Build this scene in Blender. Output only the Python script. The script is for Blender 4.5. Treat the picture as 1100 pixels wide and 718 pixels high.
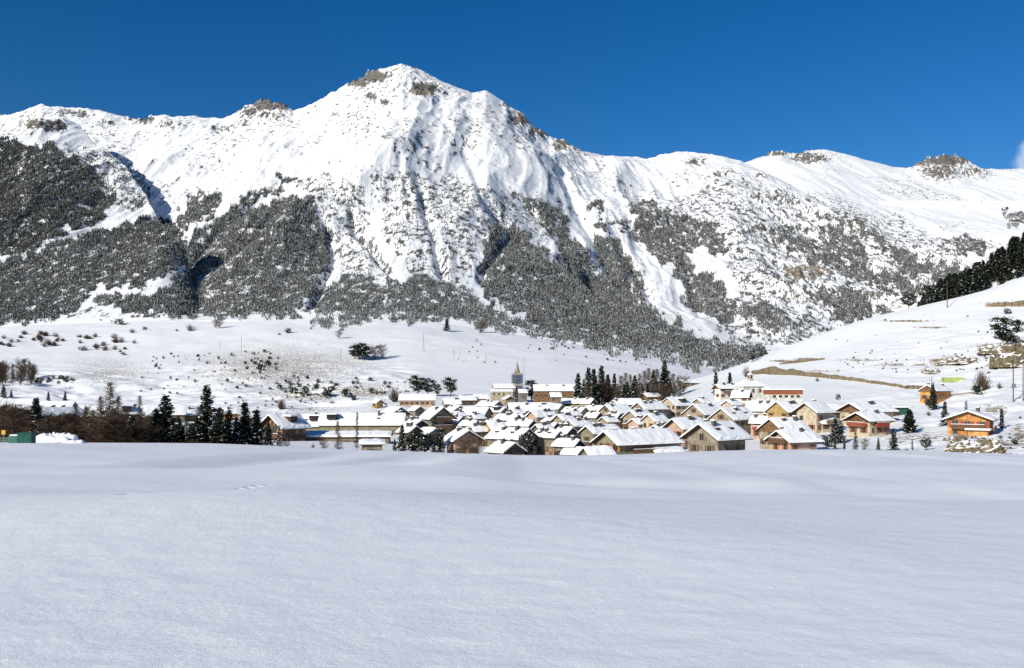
import bpy, math, random
import numpy as np
rad = math.radians
C = bpy.context.scene
for o in list(bpy.data.objects): bpy.data.objects.remove(o)

# ------------------------------------------------------------------ camera, sky, sun
F, HZ = 925.0, 415.0                      # focal length and horizon row of the photograph (1100 px wide)
cam_d = bpy.data.cameras.new('camera'); cam = bpy.data.objects.new('camera', cam_d)
C.collection.objects.link(cam); C.camera = cam
cam.location = (0, 0, 0); cam.rotation_euler = (rad(90), 0, 0)
cam_d.sensor_width = 36; cam_d.lens = 36 * F / 1100; cam_d.shift_y = (HZ - 359) / 1100
cam_d.clip_start = 0.1; cam_d.clip_end = 60000
SUN_EL, SUN_AZ = 25.0, 40.0               # azimuth: degrees to the left of straight behind the camera
world = bpy.data.worlds.new('World'); C.world = world; world.use_nodes = True
wn, wl = world.node_tree.nodes, world.node_tree.links
wn.clear()
wo = wn.new('ShaderNodeOutputWorld'); bg = wn.new('ShaderNodeBackground')
sky = wn.new('ShaderNodeTexSky'); sky.sky_type = 'NISHITA'; sky.sun_disc = False
sky.sun_elevation = rad(SUN_EL); sky.sun_rotation = rad(180 + SUN_AZ)
sky.altitude = 1800; sky.air_density = 1.0; sky.dust_density = 0.05; sky.ozone_density = 3.0
hs = wn.new('ShaderNodeHueSaturation'); hs.inputs['Saturation'].default_value = 1.36; hs.inputs['Value'].default_value = .84
hs.inputs['Hue'].default_value = 0.505
bg.inputs['Strength'].default_value = 0.09
wl.new(sky.outputs[0], hs.inputs['Color'])
# small cloud low over the right-hand ridge
tc = wn.new('ShaderNodeTexCoord')
vd = wn.new('ShaderNodeVectorMath'); vd.operation = 'DISTANCE'
cdir = np.array([(1109 - 550) / F, 1.0, (HZ - 164) / F]); cdir /= np.linalg.norm(cdir)
vd.inputs[1].default_value = tuple(cdir)
nz = wn.new('ShaderNodeTexNoise'); nz.inputs['Scale'].default_value = 26; nz.inputs['Detail'].default_value = 6
ma = wn.new('ShaderNodeMath'); ma.operation = 'MULTIPLY_ADD'; ma.inputs[1].default_value = -0.05
mr = wn.new('ShaderNodeMapRange'); mr.interpolation_type = 'SMOOTHSTEP'
mr.inputs['From Min'].default_value = -0.002; mr.inputs['From Max'].default_value = -0.015
mr.inputs['To Min'].default_value = 0; mr.inputs['To Max'].default_value = 0.55
mx = wn.new('ShaderNodeMix'); mx.data_type = 'RGBA'
mx.inputs['B'].default_value = (7, 8, 9, 1)
wl.new(tc.outputs['Generated'], vd.inputs[0]); wl.new(tc.outputs['Generated'], nz.inputs['Vector'])
wl.new(nz.outputs[0], ma.inputs[0]); wl.new(vd.outputs['Value'], ma.inputs[2])
wl.new(ma.outputs[0], mr.inputs['Value']); wl.new(mr.outputs[0], mx.inputs['Factor'])
wl.new(hs.outputs[0], mx.inputs['A']); wl.new(mx.outputs['Result'], bg.inputs[0]); wl.new(bg.outputs[0], wo.inputs[0])
sd = bpy.data.lights.new('sun', 'SUN'); sun = bpy.data.objects.new('sun', sd); C.collection.objects.link(sun)
sd.energy = 4.2; sd.angle = rad(0.53); sd.color = (1.0, 0.95, 0.84)
sun.rotation_euler = (rad(90 - SUN_EL), 0, rad(-SUN_AZ))
C.view_settings.view_transform = 'Standard'; C.view_settings.look = 'None'
C.view_settings.gamma = 1; C.view_settings.exposure = 0.33
C.render.engine = 'CYCLES'

rng = np.random.default_rng(7); random.seed(7)

# ------------------------------------------------------------------ helpers
def tag(o, label=None, cat=None, group=None, kind=None):
    if label: o['label'] = label
    if cat: o['category'] = cat
    if group: o['group'] = group
    if kind: o['kind'] = kind
    return o
def empty(name, loc=(0, 0, 0), rz=0):
    o = bpy.data.objects.new(name, None); C.collection.objects.link(o)
    o.location = loc; o.rotation_euler = (0, 0, rz); o.empty_display_size = .5
    return o
class MB:
    def __init__(s): s.v = []; s.f = []; s.m = []
    def add(s, vs, fs, mi=0):
        n = len(s.v); s.v += [tuple(map(float, v)) for v in vs]; s.f += [tuple(i + n for i in f) for f in fs]; s.m += [mi] * len(fs)
    def box(s, x0, x1, y0, y1, z0, z1, mi=0):
        s.add([(x0,y0,z0),(x1,y0,z0),(x1,y1,z0),(x0,y1,z0),(x0,y0,z1),(x1,y0,z1),(x1,y1,z1),(x0,y1,z1)],
              [(3,2,1,0),(4,5,6,7),(0,1,5,4),(1,2,6,5),(2,3,7,6),(3,0,4,7)], mi)
    def tube(s, a, b, r0, r1, n=5, mi=0, cap=True):
        a = np.array(a, float); b = np.array(b, float); d = b - a; L = np.linalg.norm(d) or 1; d /= L
        u = np.cross(d, (0, 0, 1.0) if abs(d[2]) < .9 else (1.0, 0, 0)); u /= np.linalg.norm(u); w = np.cross(d, u)
        vs = []
        for p, r in ((a, r0), (b, r1)):
            for k in range(n):
                t = 2 * math.pi * k / n; vs.append(p + r * (math.cos(t) * u + math.sin(t) * w))
        fs = [(k, (k + 1) % n, n + (k + 1) % n, n + k) for k in range(n)]
        if cap: fs += [tuple(range(n - 1, -1, -1)), tuple(range(n, 2 * n))]
        s.add(vs, fs, mi)
    def extrude(s, prof, x0, x1, mi=0):     # closed (y,z) profile along x
        n = len(prof)
        vs = [(x0, y, z) for y, z in prof] + [(x1, y, z) for y, z in prof]
        fs = [(k, (k + 1) % n, n + (k + 1) % n, n + k) for k in range(n)] + [tuple(range(n - 1, -1, -1)), tuple(range(n, 2 * n))]
        s.add(vs, fs, mi)
    def mesh(s, name, mats, smooth=False):
        me = bpy.data.meshes.new(name); me.from_pydata(s.v, [], s.f)
        for m in mats: me.materials.append(m)
        me.polygons.foreach_set('material_index', s.m)
        if smooth: me.polygons.foreach_set('use_smooth', [True] * len(s.f))
        me.update(); return me
def obj(name, me, parent=None, loc=(0, 0, 0), rz=0):
    o = bpy.data.objects.new(name, me); C.collection.objects.link(o)
    if parent: o.parent = parent
    o.location = loc; o.rotation_euler = (0, 0, rz); return o
def np_mesh(name, verts, faces, mats, mi=None, smooth=False):   # faces (n,k) array
    me = bpy.data.meshes.new(name); n, k = faces.shape
    me.vertices.add(len(verts)); me.vertices.foreach_set('co', verts.astype(np.float32).ravel())
    me.loops.add(n * k); me.loops.foreach_set('vertex_index', faces.astype(np.int32).ravel())
    me.polygons.add(n); me.polygons.foreach_set('loop_start', np.arange(0, n * k, k, dtype=np.int32))
    for m in mats: me.materials.append(m)
    if mi is not None: me.polygons.foreach_set('material_index', mi.astype(np.int32))
    me.update(calc_edges=True)
    me.polygons.foreach_set('use_smooth', np.full(n, smooth))
    return me

# ------------------------------------------------------------------ materials
_mats = {}
def mat(name, col, rough=.85, var=.15, scale=1.5, col2=None, bump=0, spec=.2, metal=0):
    if name in _mats: return _mats[name]
    m = bpy.data.materials.new(name); m.use_nodes = True; nt = m.node_tree; b = nt.nodes['Principled BSDF']
    b.inputs['Roughness'].default_value = rough; b.inputs['Specular IOR Level'].default_value = spec; b.inputs['Metallic'].default_value = metal
    t = nt.nodes.new('ShaderNodeTexCoord'); n = nt.nodes.new('ShaderNodeTexNoise')
    n.inputs['Scale'].default_value = scale; n.inputs['Detail'].default_value = 5; n.inputs['Roughness'].default_value = .65
    nt.links.new(t.outputs['Object'], n.inputs['Vector'])
    r = nt.nodes.new('ShaderNodeValToRGB')
    c = np.array(col); c2 = np.array(col2) if col2 is not None else c * (1 - 2 * var)
    r.color_ramp.elements[0].position = .35; r.color_ramp.elements[1].position = .65
    r.color_ramp.elements[0].color = (*np.clip(c2, 0, 1), 1); r.color_ramp.elements[1].color = (*np.clip(c * (1 + var * .5), 0, .9), 1)
    nt.links.new(n.outputs[0], r.inputs[0]); nt.links.new(r.outputs[0], b.inputs['Base Color'])
    if bump:
        bp = nt.nodes.new('ShaderNodeBump'); bp.inputs['Strength'].default_value = .6; bp.inputs['Distance'].default_value = bump
        nt.links.new(n.outputs[0], bp.inputs['Height']); nt.links.new(bp.outputs[0], b.inputs['Normal'])
    _mats[name] = m; return m
M_snow = mat('snow', (.89, .89, .89), .7, .02, .8, bump=.1, spec=.3)
M_rsnow = mat('roof_snow', (.89, .89, .89), .7, .02, .8, bump=.05, spec=.3)
M_needle = mat('needles', (.045, .058, .03), .9, .3, 3)
M_dneedle = mat('dark_needles', (.028, .04, .022), .9, .3, 3)
M_bark = mat('bark', (.11, .075, .05), .95, .3, 4)
M_twig = mat('bare_twigs', (.115, .075, .05), .95, .3, 4)
M_wood = mat('dark_timber', (.075, .042, .025), .8, .3, 3)
M_frame = mat('window_frame_paint', (.3, .22, .15), .6, .1, 3)
M_glass = mat('window_glass', (.02, .025, .03), .15, .2, 1, spec=.6)
M_stone = mat('masonry_stone', (.36, .3, .21), .95, .25, 1.6, col2=(.2, .165, .11), bump=.15)
M_rock = mat('outcrop_rock', (.42, .34, .21), .95, .3, .9, col2=(.2, .16, .09), bump=.3)
M_chim = mat('chimney_masonry', (.13, .11, .09), .95, .25, 2)
M_metal = mat('galvanised_metal', (.3, .31, .32), .5, .15, 2, metal=.6)
WC = dict(stone=((.35, .295, .21), (.22, .185, .13)), tan=((.47, .385, .27), (.34, .275, .19)), cream=((.66, .56, .4), (.56, .47, .33)),
          pink=((.68, .46, .34), (.58, .38, .28)), yellow=((.62, .42, .17), (.52, .34, .13)), orange=((.68, .33, .11), (.5, .22, .07)),
          brown=((.3, .17, .085), (.18, .1, .05)), white=((.74, .7, .62), (.66, .62, .54)), dark=((.1, .085, .075), (.06, .05, .045)),
          olive=((.36, .32, .21), (.26, .23, .145)), grey=((.3, .28, .26), (.22, .2, .19)))
def wallmat(k): return mat(k + '_wall', np.array(WC[k][0]) * (.8 if k not in ('white', 'orange') else 1), .92, .1, .9, col2=np.array(WC[k][1]) * .58, bump=.04)
SH = dict(o=(.42, .15, .05), r=(.3, .07, .04), b=(.16, .085, .045), g=(.1, .14, .09))
def shutmat(k): return mat({'o': 'orange', 'r': 'red', 'b': 'brown', 'g': 'green'}[k] + '_shutter_paint', SH[k], .7, .15, 3)

# ------------------------------------------------------------------ noise
def _hash(ix, iy, s):
    h = (ix.astype(np.int64) * 374761393 + iy.astype(np.int64) * 668265263 + s * 974634777) & 0xffffffff
    h = ((h ^ (h >> 13)) * 1274126177) & 0xffffffff
    return ((h ^ (h >> 16)) & 0xffffff) / float(0xffffff)
def vn(x, y, s=0):
    x = np.asarray(x, float); y = np.asarray(y, float)
    ix = np.floor(x); iy = np.floor(y); fx = x - ix; fy = y - iy
    fx = fx * fx * fx * (fx * (fx * 6 - 15) + 10); fy = fy * fy * fy * (fy * (fy * 6 - 15) + 10)
    a = _hash(ix, iy, s); b = _hash(ix + 1, iy, s); c = _hash(ix, iy + 1, s); d = _hash(ix + 1, iy + 1, s)
    return (a + (b - a) * fx) * (1 - fy) + (c + (d - c) * fx) * fy
def fbm(x, y, o=4, s=0, g=.5):
    r = 0; a = 1; t = 0
    for k in range(o):
        r = r + a * vn(x * 2 ** k + 17.3 * k, y * 2 ** k + 9.1 * k, s + k); t += a; a *= g
    return r / t
def ridged(x, y, o=4, s=0, g=.5):
    r = 0; a = 1; t = 0
    for k in range(o):
        r = r + a * (1 - np.abs(2 * vn(x * 2 ** k + 5.3 * k, y * 2 ** k + 3.7 * k, s + k) - 1)); t += a; a *= g
    return r / t
def sstep(a, b, x):
    t = np.clip((x - a) / (b - a), 0, 1); return t * t * (3 - 2 * t)

# ------------------------------------------------------------------ terrain height
PXN = [-250, 0, 150, 300, 450, 600, 700, 780, 850, 930, 1030, 1100, 1350]
ST = [(130, [490, 490, 492, 497, 505, 505, 505, 500, 500, 500, 500, 505, 505]),
      (170, [481, 481, 482, 488, 505, 508, 508, 504, 498, 492, 488, 492, 480]),
      (230, [466, 466, 467, 474, 482, 488, 487, 484, 478, 473, 464, 460, 430]),
      (300, [450, 452, 455, 463, 466, 469, 466, 460, 450, 449, 440, 433, 390]),
      (400, [441, 443, 446, 450, 448, 453, 446, 428, 420, 416, 401, 386, 340]),
      (550, [432, 432, 435, 436, 431, 432, 429, 409, 390, 366, 345, 330, 260]),
      (650, [428, 428, 429, 429, 424, 423, 420, 399, 370, 341, 321, 298, 200]),
      (800, [412, 412, 413, 410, 410, 410, 412, 409, 400, 380, 360, 340, 260]),
      (1000, [393, 396, 397, 392, 393, 396, 402, 410, 420, 420, 420, 420, 420]),
      (1500, [350, 352, 345, 343, 345, 365, 382, 398, 400, 400, 400, 400, 400])]
STY = np.array([s[0] for s in ST], float)
_g = np.arange(-1600, 2701, 2.0)
def gsm(xs, ys, sig):                     # node table -> smooth curve sampled every 2 px
    v = np.interp(_g, xs, ys); k = np.arange(-int(3 * sig / 2), int(3 * sig / 2) + 1); w = np.exp(-.5 * (k * 2 / sig)**2); w /= w.sum()
    return np.convolve(np.pad(v, len(k) // 2, 'edge'), w, 'valid')
_ST = [gsm(PXN, r, 26) for y, r in ST]
_cache = {}
def lay_curves(nodes):
    if id(nodes) not in _cache:
        n = np.array(nodes, float); z = (HZ - n[:, 1]) * n[:, 2] / F
        _cache[id(nodes)] = (gsm(n[:, 0], n[:, 2], 34), gsm(n[:, 0], z, 22), gsm(n[:, 0], z, 1.5), n)
    return _cache[id(nodes)]
def crest(px, Y, nodes, Yf):
    yc_, zs_, ze_, n = lay_curves(nodes)
    yc = np.interp(px, _g, yc_); t = np.clip((Y - Yf) / (yc - Yf), 0, 1)
    pyx = np.interp(px, n[:, 0], n[:, 1])
    ze = (HZ - pyx) * yc / F; zs = np.interp(px, _g, zs_)
    k = t ** 7
    return yc, zs * (1 - k) + ze * k, t
def table(px, Y):
    Z = np.stack([(HZ - np.interp(px, _g, r)) * y[0] / F for y, r in zip(ST, _ST)])
    sec = (Z[1:] - Z[:-1]) / (STY[1:] - STY[:-1])[:, None]
    tan = np.concatenate([sec[:1], .5 * (sec[1:] + sec[:-1]), sec[-1:]])
    Yc = np.clip(Y, STY[0], STY[-1]); k = np.clip(np.searchsorted(STY, Yc, 'right') - 1, 0, len(STY) - 2)
    i = np.arange(len(px)); h = STY[k + 1] - STY[k]; t = (Yc - STY[k]) / h
    z0, z1, m0, m1 = Z[k, i], Z[k + 1, i], tan[k, i] * h, tan[k + 1, i] * h
    return (2*t**3 - 3*t**2 + 1) * z0 + (t**3 - 2*t**2 + t) * m0 + (-2*t**3 + 3*t**2) * z1 + (t**3 - t**2) * m1
def layer(px, Y, nodes, Yf, pyf, p, back=.5):
    yc, zc, t = crest(px, Y, nodes, Yf)
    zf = (HZ - pyf) * Yf / F; zf = np.where(zc < zf + 10, zc - 60, zf)
    z = zf + (zc - zf) * t ** p
    z = np.where(Y < Yf, zf - 1.2 * (Yf - Y), z)
    return np.where(Y > yc, zc - back * (Y - yc), z), t
MAIN = [(-1500,150,5000),(-250,140,5000),(0,128,5200),(45,118,5200),(110,120,5200),(125,122,5200),(145,125,5200),(160,121,5200),(178,119,5200),(200,124,5200),(220,129,5100),(240,131,5000),
        (262,119,4800),(280,111,4700),(300,109,4600),(315,119,4500),(345,105,4300),(380,88,4150),(400,78,4050),(430,70,4000),(455,79,4000),(480,90,4000),(507,101,4050),(522,98,4050),
        (540,108,4100),(560,121,4200),(590,148,4300),(605,152,4350),(612,156,4400),(625,163,4400),(650,168,4600),(680,170,4700),(700,170,4700),(720,165,4800),(740,163,4800),(770,168,4800),
        (795,175,4750),(830,190,4500),(880,217,4200),(930,238,4000),(960,257,3800),(1000,266,3600),(1060,280,3400),(1120,295,3200),(1350,350,2800),(2600,380,2800)]
FAR = [(-1500,420,7500),(640,420,7500),(700,230,7500),(795,176,7500),(812,170,7500),(838,163,7500),(850,165,7500),(866,162,7500),(885,160,7500),(900,163,7500),(930,172,7500),(960,180,7500),(1060,182,7500),(1100,181,7500),(1350,190,7500),(2600,250,7500)]
PEAK = [(-1500,420,7100),(930,300,7100),(965,188,7100),(978,180,7100),(990,173,7100),(1000,169,7100),(1015,167,7100),(1030,169,7100),(1040,174,7100),(1062,184,7100),(1090,215,7100),(1160,300,7100),(2600,420,7100)]
SPUR = [(-1500,150,4000),(-250,128,4000),(0,122,4200),(28,114,4300),(45,110,4350),(62,118,4200),(80,134,4000),(100,152,3800),(120,168,3700),(140,186,3600),(160,212,3350),(178,245,2950),(195,285,2400),(210,350,1850),(230,420,1750),(2600,420,1750)]
LOW = [(-1500,330,2000),(-250,330,2000),(-50,290,2050),(0,279,2100),(60,262,2150),(100,247,2200),(140,239,2250),(170,235,2450),(188,242,2500),(198,262,2350),(206,300,2000),(218,360,1750),(2600,420,1700)]
NEAR = [(-1500,480,850),(930,420,850),(960,352,850),(980,334,850),(1000,322,850),(1040,305,850),(1063,290,850),(1100,263,850),(1160,225,850),(1350,130,850),(2600,80,850)]
CREST = [(-250,476),(0,475.5),(100,476),(200,476.5),(300,480),(350,483),(420,485),(500,487.5),(550,489),(620,489.5),(680,488.5),(730,486.5),(800,484),(880,483),(960,484.5),(1020,488),(1060,491),(1100,494),(1350,510)]
GROOVES = [([(-60,101),(560,522,),(1100,552)]), ]
def field(X, Y):
    pc = 550 + F * X / 110.0
    # the crest is seen at px but also bends with nearer px; use the world X at the crest
    t = (np.interp(pc, *np.array(CREST).T) - HZ) / F
    a = t - 3.6 / 110
    z = -1.8 - a * Y - 1.8 / 110**2 * np.where(Y > 0, Y, 0)**2 - .005 * np.clip(Y - 122, 0, None)**2
    near = sstep(140, 60, Y)
    z = z + near * (.05 * (fbm(X / 3.2, Y / 2.6, 3, 11) - .5) * sstep(2, 30, Y) + .5 * (fbm(X / 14, Y / 9, 2, 5) - .5) * sstep(4, 30, Y)) 
    z = z + .02 * (fbm(X / .5, Y / .35, 3, 31) - .5) * sstep(40, 8, Y)
    for (x0, y0, x1, y1, w, d) in ((.3, 26.0, 11.2, 18.9, .7, .05), (-2.0, 34.2, 15.4, 26.0, .9, .045), (-20, 42, -14, 42.5, 1.1, .075), (-12.5, 46.5, -6.5, 46, 1.0, .07)):
        yl = y0 + (y1 - y0) * (X - x0) / (x1 - x0); m = sstep(x0 - 2, x0 + 3, X) * (sstep(x1 + 3, x1 - 2, X) if x1 < 0 else 1)
        z = z - 4.2 * d * m * w / (1 + np.exp(-np.clip((Y - yl) / (w * .5), -30, 30))) * (.7 + .6 * vn(X / 2.5, Y * 0, 3)) * sstep(110, 70, Y)
    z = z + .45 * np.exp(-((X + 5.5) / 6)**2 - ((Y - 17) / 6)**2) + .18 * np.exp(-((X - 3) / 4)**2 - ((Y - 13) / 3.5)**2)
    for (ax, ay, bx, by, n_) in ((-8.9, 19.4, -7.2, 22.6, 9), (-8.3, 23.5, -8.4, 29.5, 13)):
        for q in range(n_):
            f_ = q / n_; cx = ax + (bx - ax) * f_ + .12 * (-1)**q; cy = ay + (by - ay) * f_
            z = z - .09 * np.exp(-((X - cx) / .1)**2 - ((Y - cy) / .17)**2)
    return z
def H(X, Y):
    X = np.atleast_1d(np.asarray(X, float)); Y = np.atleast_1d(np.asarray(Y, float)); shp = np.broadcast(X, Y).shape
    X = np.broadcast_to(X, shp).ravel(); Y = np.broadcast_to(Y, shp).ravel()
    fz = field(X, Y); out = fz.copy(); k = Y > 118
    if k.any():
        x, y = X[k], Y[k]; px = 550 + F * x / y
        tz = table(px, y)
        tz = tz + sstep(180, 260, y) * 1.2 * (fbm(x / 40, y / 40, 3, 41) - .5) + sstep(800, 1300, y) * 10 * (fbm(x / 160, y / 160, 4, 43) - .5)
        # rough bank left of the village
        bank = sstep(430, 520, y) * sstep(1100, 900, y) * sstep(470, 420, px)
        tz = tz + bank * 15 * (fbm(x / 60, y / 35, 4, 47) - .5)
        rb = sstep(165, 180, y) * sstep(600, 480, y) * sstep(860, 1000, px)
        tz = tz + rb * 2.2 * (ridged(x / 18, y / 14, 3, 49) - .55)
        zz = tz.copy()
        m = y > 1300
        if m.any():
            X2, Y2, P = x[m], y[m], px[m]
            zf = table(P, np.full_like(P, 1500.0))
            yc, zc, t = crest(P, Y2, MAIN, 1500)
            p = np.interp(P, [-250, 150, 250, 330, 430, 600, 800, 1000], [1.5, 1.42, 1.16, 1.1, 1.1, 1.12, 1.2, 1.15])
            z = zf + (zc - zf) * t ** p
            z = np.where(Y2 > yc, zc - .55 * (Y2 - yc), z); z = np.where(Y2 < 1500, tz[m], z)
            s1, t1 = layer(P, Y2, SPUR, 1750, 345, 1.25, .47); s2, t2 = layer(P, Y2, LOW, 1520, 350, 1.0, .36)
            s3, t3 = layer(P, Y2, FAR, 3400, 330, 1.0, .3); s4, t4 = layer(P, Y2, PEAK, 5600, 215, 1.5, .5)
            A = np.stack([z, s1, s2, s3, s4]); T = np.stack([t, t1, t2, t3, t4]); w = A.argmax(0); i = np.arange(len(P))
            zz2 = A[w, i]; tt = T[w, i]
            # relief
            amp = sstep(1500, 2300, Y2) * (np.interp(P, [0, 300, 380], [.5, .45, .22]) + np.interp(P, [0, 300, 380], [.5, .55, .78]) * sstep(1.0, .86, tt)) * sstep(0, .12, tt)
            # a steady smooth amplitude with a random share of smooth and broken ground
            wx = X2 + 220 * (fbm(X2 / 900, Y2 / 900, 3, 61) - .5); wy = Y2 + 220 * (fbm(X2 / 900, Y2 / 900, 3, 62) - .5)
            big = ridged((wx - .18 * wy) / 620, wy / 2300, 2, 71) - .6
            med = ridged((wx + .08 * wy) / 230, wy / 1150, 3, 75) - .6
            sm = ridged(wx / 80, wy / 380, 4, 79) - .55
            rel = 120 * big + 66 * med + 26 * sm
            rightface = sstep(760, 860, P) * sstep(5200, 4600, Y2)
            rel = rel + rightface * 70 * (ridged((wx + .8 * wy) / 160, (wy - .6 * wx) / 420, 4, 85) - .55)
            rel = rel * np.where(w == 2, .6, 1) * np.where((w >= 3), .45, 1)
            zz2 = zz2 + rel * amp + sstep(2600, 3400, Y2) * (w < 2) * 24 * (ridged(wx / 60, wy / 95, 4, 88, .6) - .6) * (.12 + .88 * sstep(.45, .62, vn(wx / 420, wy / 420, 89)))
            q = HZ - F * zz2 / Y2
            for wd, dp, pts in GUL:
                a = np.array(pts, float); o_ = a[:, 1].argsort(); a = a[o_]
                wob = 5 * (vn(q / 14., q * 0 + a[0, 0], 4) - .5)
                d_ = (P - np.interp(q, a[:, 1], a[:, 0]) - wob) / wd
                zz2 = zz2 - (w == 0) * dp * .42 * np.exp(-d_ * d_) * sstep(a[0, 1] - 6, a[0, 1] + 18, q) * sstep(a[-1, 1] + 6, a[-1, 1] - 12, q)
            rk = rockmask(P, HZ - F * zz2 / Y2)[0]
            zz2 = zz2 + rk * 95 * (ridged(X2 / 55, Y2 / 60, 4, 91) - .6) * (Y2 / 4200) * .9
            zz[m] = zz2
        nr, _ = layer(px, y, NEAR, 620, 335, 1.0, .8)
        zz = np.where((y > 560) & (y < 1600), np.maximum(zz, nr + 2 * (fbm(x / 30, y / 30, 3, 93) - .5)), zz)
        fld = fz[k]
        out[k] = np.where(y < 185, np.maximum(fld, zz), zz)
    return out.reshape(shp)
ROCKS = [(398,82,20,6,1,.3),(385,88,12,6,.8,.4),(455,96,14,7,1.0,.5),(400,104,10,5,.6,.3),(480,100,6,3,.4,.2),(412,110,8,4,.6,.3),(560,128,16,7,.75,.6),(580,142,14,6,.7,.5),(608,153,10,3,1,1),(545,112,8,5,.5,.4),(600,158,8,4,.7,.6),
         (285,112,13,8,.95,.2),(303,110,10,9,.95,.3),(268,120,10,6,.75,.2),(290,124,18,6,.55,.2),(262,132,8,6,.5,.2),(240,140,14,6,.5,.2),(155,128,9,5,.9,.3),(180,134,16,5,.55,.3),(140,127,7,3,.5,.3),(40,133,18,6,.75,.5),(62,135,10,6,.85,.5),(88,122,10,4,.7,.3),(115,133,10,4,.5,.2),(70,120,10,3,.6,.3),
         (830,165,20,2.5,.8,.6),(870,170,22,5,.7,.35),(860,164,14,2.5,.6,.3),(1015,172,30,6,.9,.35),(1010,184,24,9,.65,.3),(1045,184,18,6,.5,.3),(990,176,14,5,.6,.3),
         (745,174,12,4,.6,.4),(755,172,6,4,.5,.6),(775,188,18,4,.45,.7),(820,190,10,4,.5,.3),(830,212,26,5,.5,.4),(790,225,20,5,.4,.3),(800,250,18,7,.5,.5),(830,262,16,7,.45,.4),(815,245,8,5,.6,.3),(862,293,24,9,.65,.9),(880,290,16,8,.6,.9),(855,300,16,6,.5,.9),(885,325,20,8,.5,.6),(850,320,18,8,.4,.5),(925,314,14,5,.5,.6),(905,340,18,8,.45,.5),(780,268,10,4,.5,.3),(790,325,14,7,.4,.4),(600,180,10,4,.3,.2),(615,190,3,6,.4,.2),
         (1040,263,26,6,.55,.3),(960,232,20,5,.3,.3),(620,158,8,4,.6,.6),(520,283,2.5,14,.6,1)]
def rockmask(px, py):
    r = np.zeros_like(px); tint = np.zeros_like(px); w = np.zeros_like(px) + 1e-6
    for (x, y, rx, ry, s, tn) in ROCKS:
        d = ((px - x) / rx / 1.15)**2 + ((py - y) / ry / 1.15)**2; g = s * np.exp(-d * .9); r = np.maximum(r, g); tint += g * tn; w += g
    return r, .55 * tint / w

# forests: outlines in photograph coordinates, projected onto the slope they grow on
FOR = [
 ('spur', 1.0, [(-60,148),(0,148),(25,150),(67,160),(100,188),(125,219),(108,235),(71,248),(42,266),(0,277),(-60,290)]),
 ('spur', .22, [(70,158),(110,160),(150,182),(166,222),(125,228),(100,190)]),
 ('low', 1.0, [(-60,300),(0,285),(42,270),(84,253),(125,241),(167,232),(186,238),(198,256),(202,285),(175,297),(159,304),(125,308),(96,309),(92,325),(60,345),(0,352),(-60,352)]),
 ('main', 1.0, [(196,273),(209,258),(234,237),(267,229),(301,216),(334,210),(340,227),(356,260),(355,277),(336,319),(326,336),(309,344),(250,344),(209,341),(167,338),(146,330),(167,312),(196,296)]),
 ('main', .9, [(190,238),(205,212),(234,204),(238,217),(217,240),(200,250)]),
 ('main', .8, [(238,229),(259,214),(292,206),(305,192),(320,186),(318,197),(290,212),(262,223),(245,235)]),
 ('main', .7, [(104,318),(146,318),(190,322),(200,338),(150,338),(104,330)]),
 ('centre', .75, [(337,313),(367,296),(404,300),(438,300),(467,296),(500,309),(534,334),(560,352),(520,354),(470,342),(410,343),(380,350),(333,350)]),
 ('centre', 1.0, [(334,335),(380,330),(440,326),(500,332),(560,345),(620,350),(640,376),(590,369),(540,358),(470,344),(410,345),(380,352),(340,352)]),
 ('centre', .28, [(300,196),(345,188),(390,200),(395,240),(420,300),(370,298),(356,262),(340,212)]),
 ('centre', .22, [(400,180),(470,190),(520,200),(580,215),(612,245),(620,285),(570,250),(530,240),(512,262),(500,306),(440,300),(410,250)]),
 ('right', 1.0, [(521,250),(534,242),(559,246),(576,263),(601,284),(630,300),(670,321),(690,345),(571,352),(567,338),(525,319),(514,296)]),
 ('right', 1.0, [(596,231),(608,250),(623,280),(638,295),(656,307),(690,325),(698,333),(724,348),(750,359),(788,370),(818,376),(826,384),(800,402),(760,400),(700,388),(640,376),(600,366),(570,352),(580,320),(600,300)]),
 ('right', .95, [(638,250),(656,256),(675,280),(690,307),(692,325),(656,307),(641,288)]),
 ('right', .8, [(630,218),(641,216),(654,238),(672,240),(674,252),(649,243)]),
 ('right', .9, [(677,218),(698,220),(724,231),(758,239),(780,258),(788,269),(777,277),(762,277),(758,261),(743,265),(747,292),(765,295),(788,325),(784,348),(754,337),(732,325),(728,292),(698,269),(679,258)]),
 ('right', .6, [(560,215),(600,222),(625,262),(640,290),(615,280),(590,250)]),
 ('slope', .75, [(883,228),(924,235),(958,262),(995,280),(1033,292),(1025,303),(1010,307),(969,288),(932,254),(890,239)]),
 ('slope', .75, [(822,239),(845,243),(875,262),(901,277),(905,288),(875,284),(856,269),(822,247)]),
 ('slope', .7, [(879,243),(924,254),(932,288),(973,295),(992,314),(969,316),(950,309),(924,303),(898,288),(886,258)]),
 ('slope', .65, [(905,310),(932,316),(947,342),(924,350),(883,329),(875,316)]),
 ('slope', .4, [(796,332),(830,325),(856,344),(905,352),(890,368),(840,374),(800,376),(770,350)]),
 ('slope', .75, [(795,329),(826,325),(844,341),(841,356),(811,352)]),
 ('slope', .6, [(1003,254),(1056,258),(1065,267),(1059,277),(1026,269)]),
 ('slope', .7, [(1078,228),(1150,232),(1150,247),(1086,243)]),
 ('slope', .13, [(700,225),(780,190),(880,212),(1000,252),(1060,292),(900,356),(800,330),(770,270)]),
]
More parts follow.
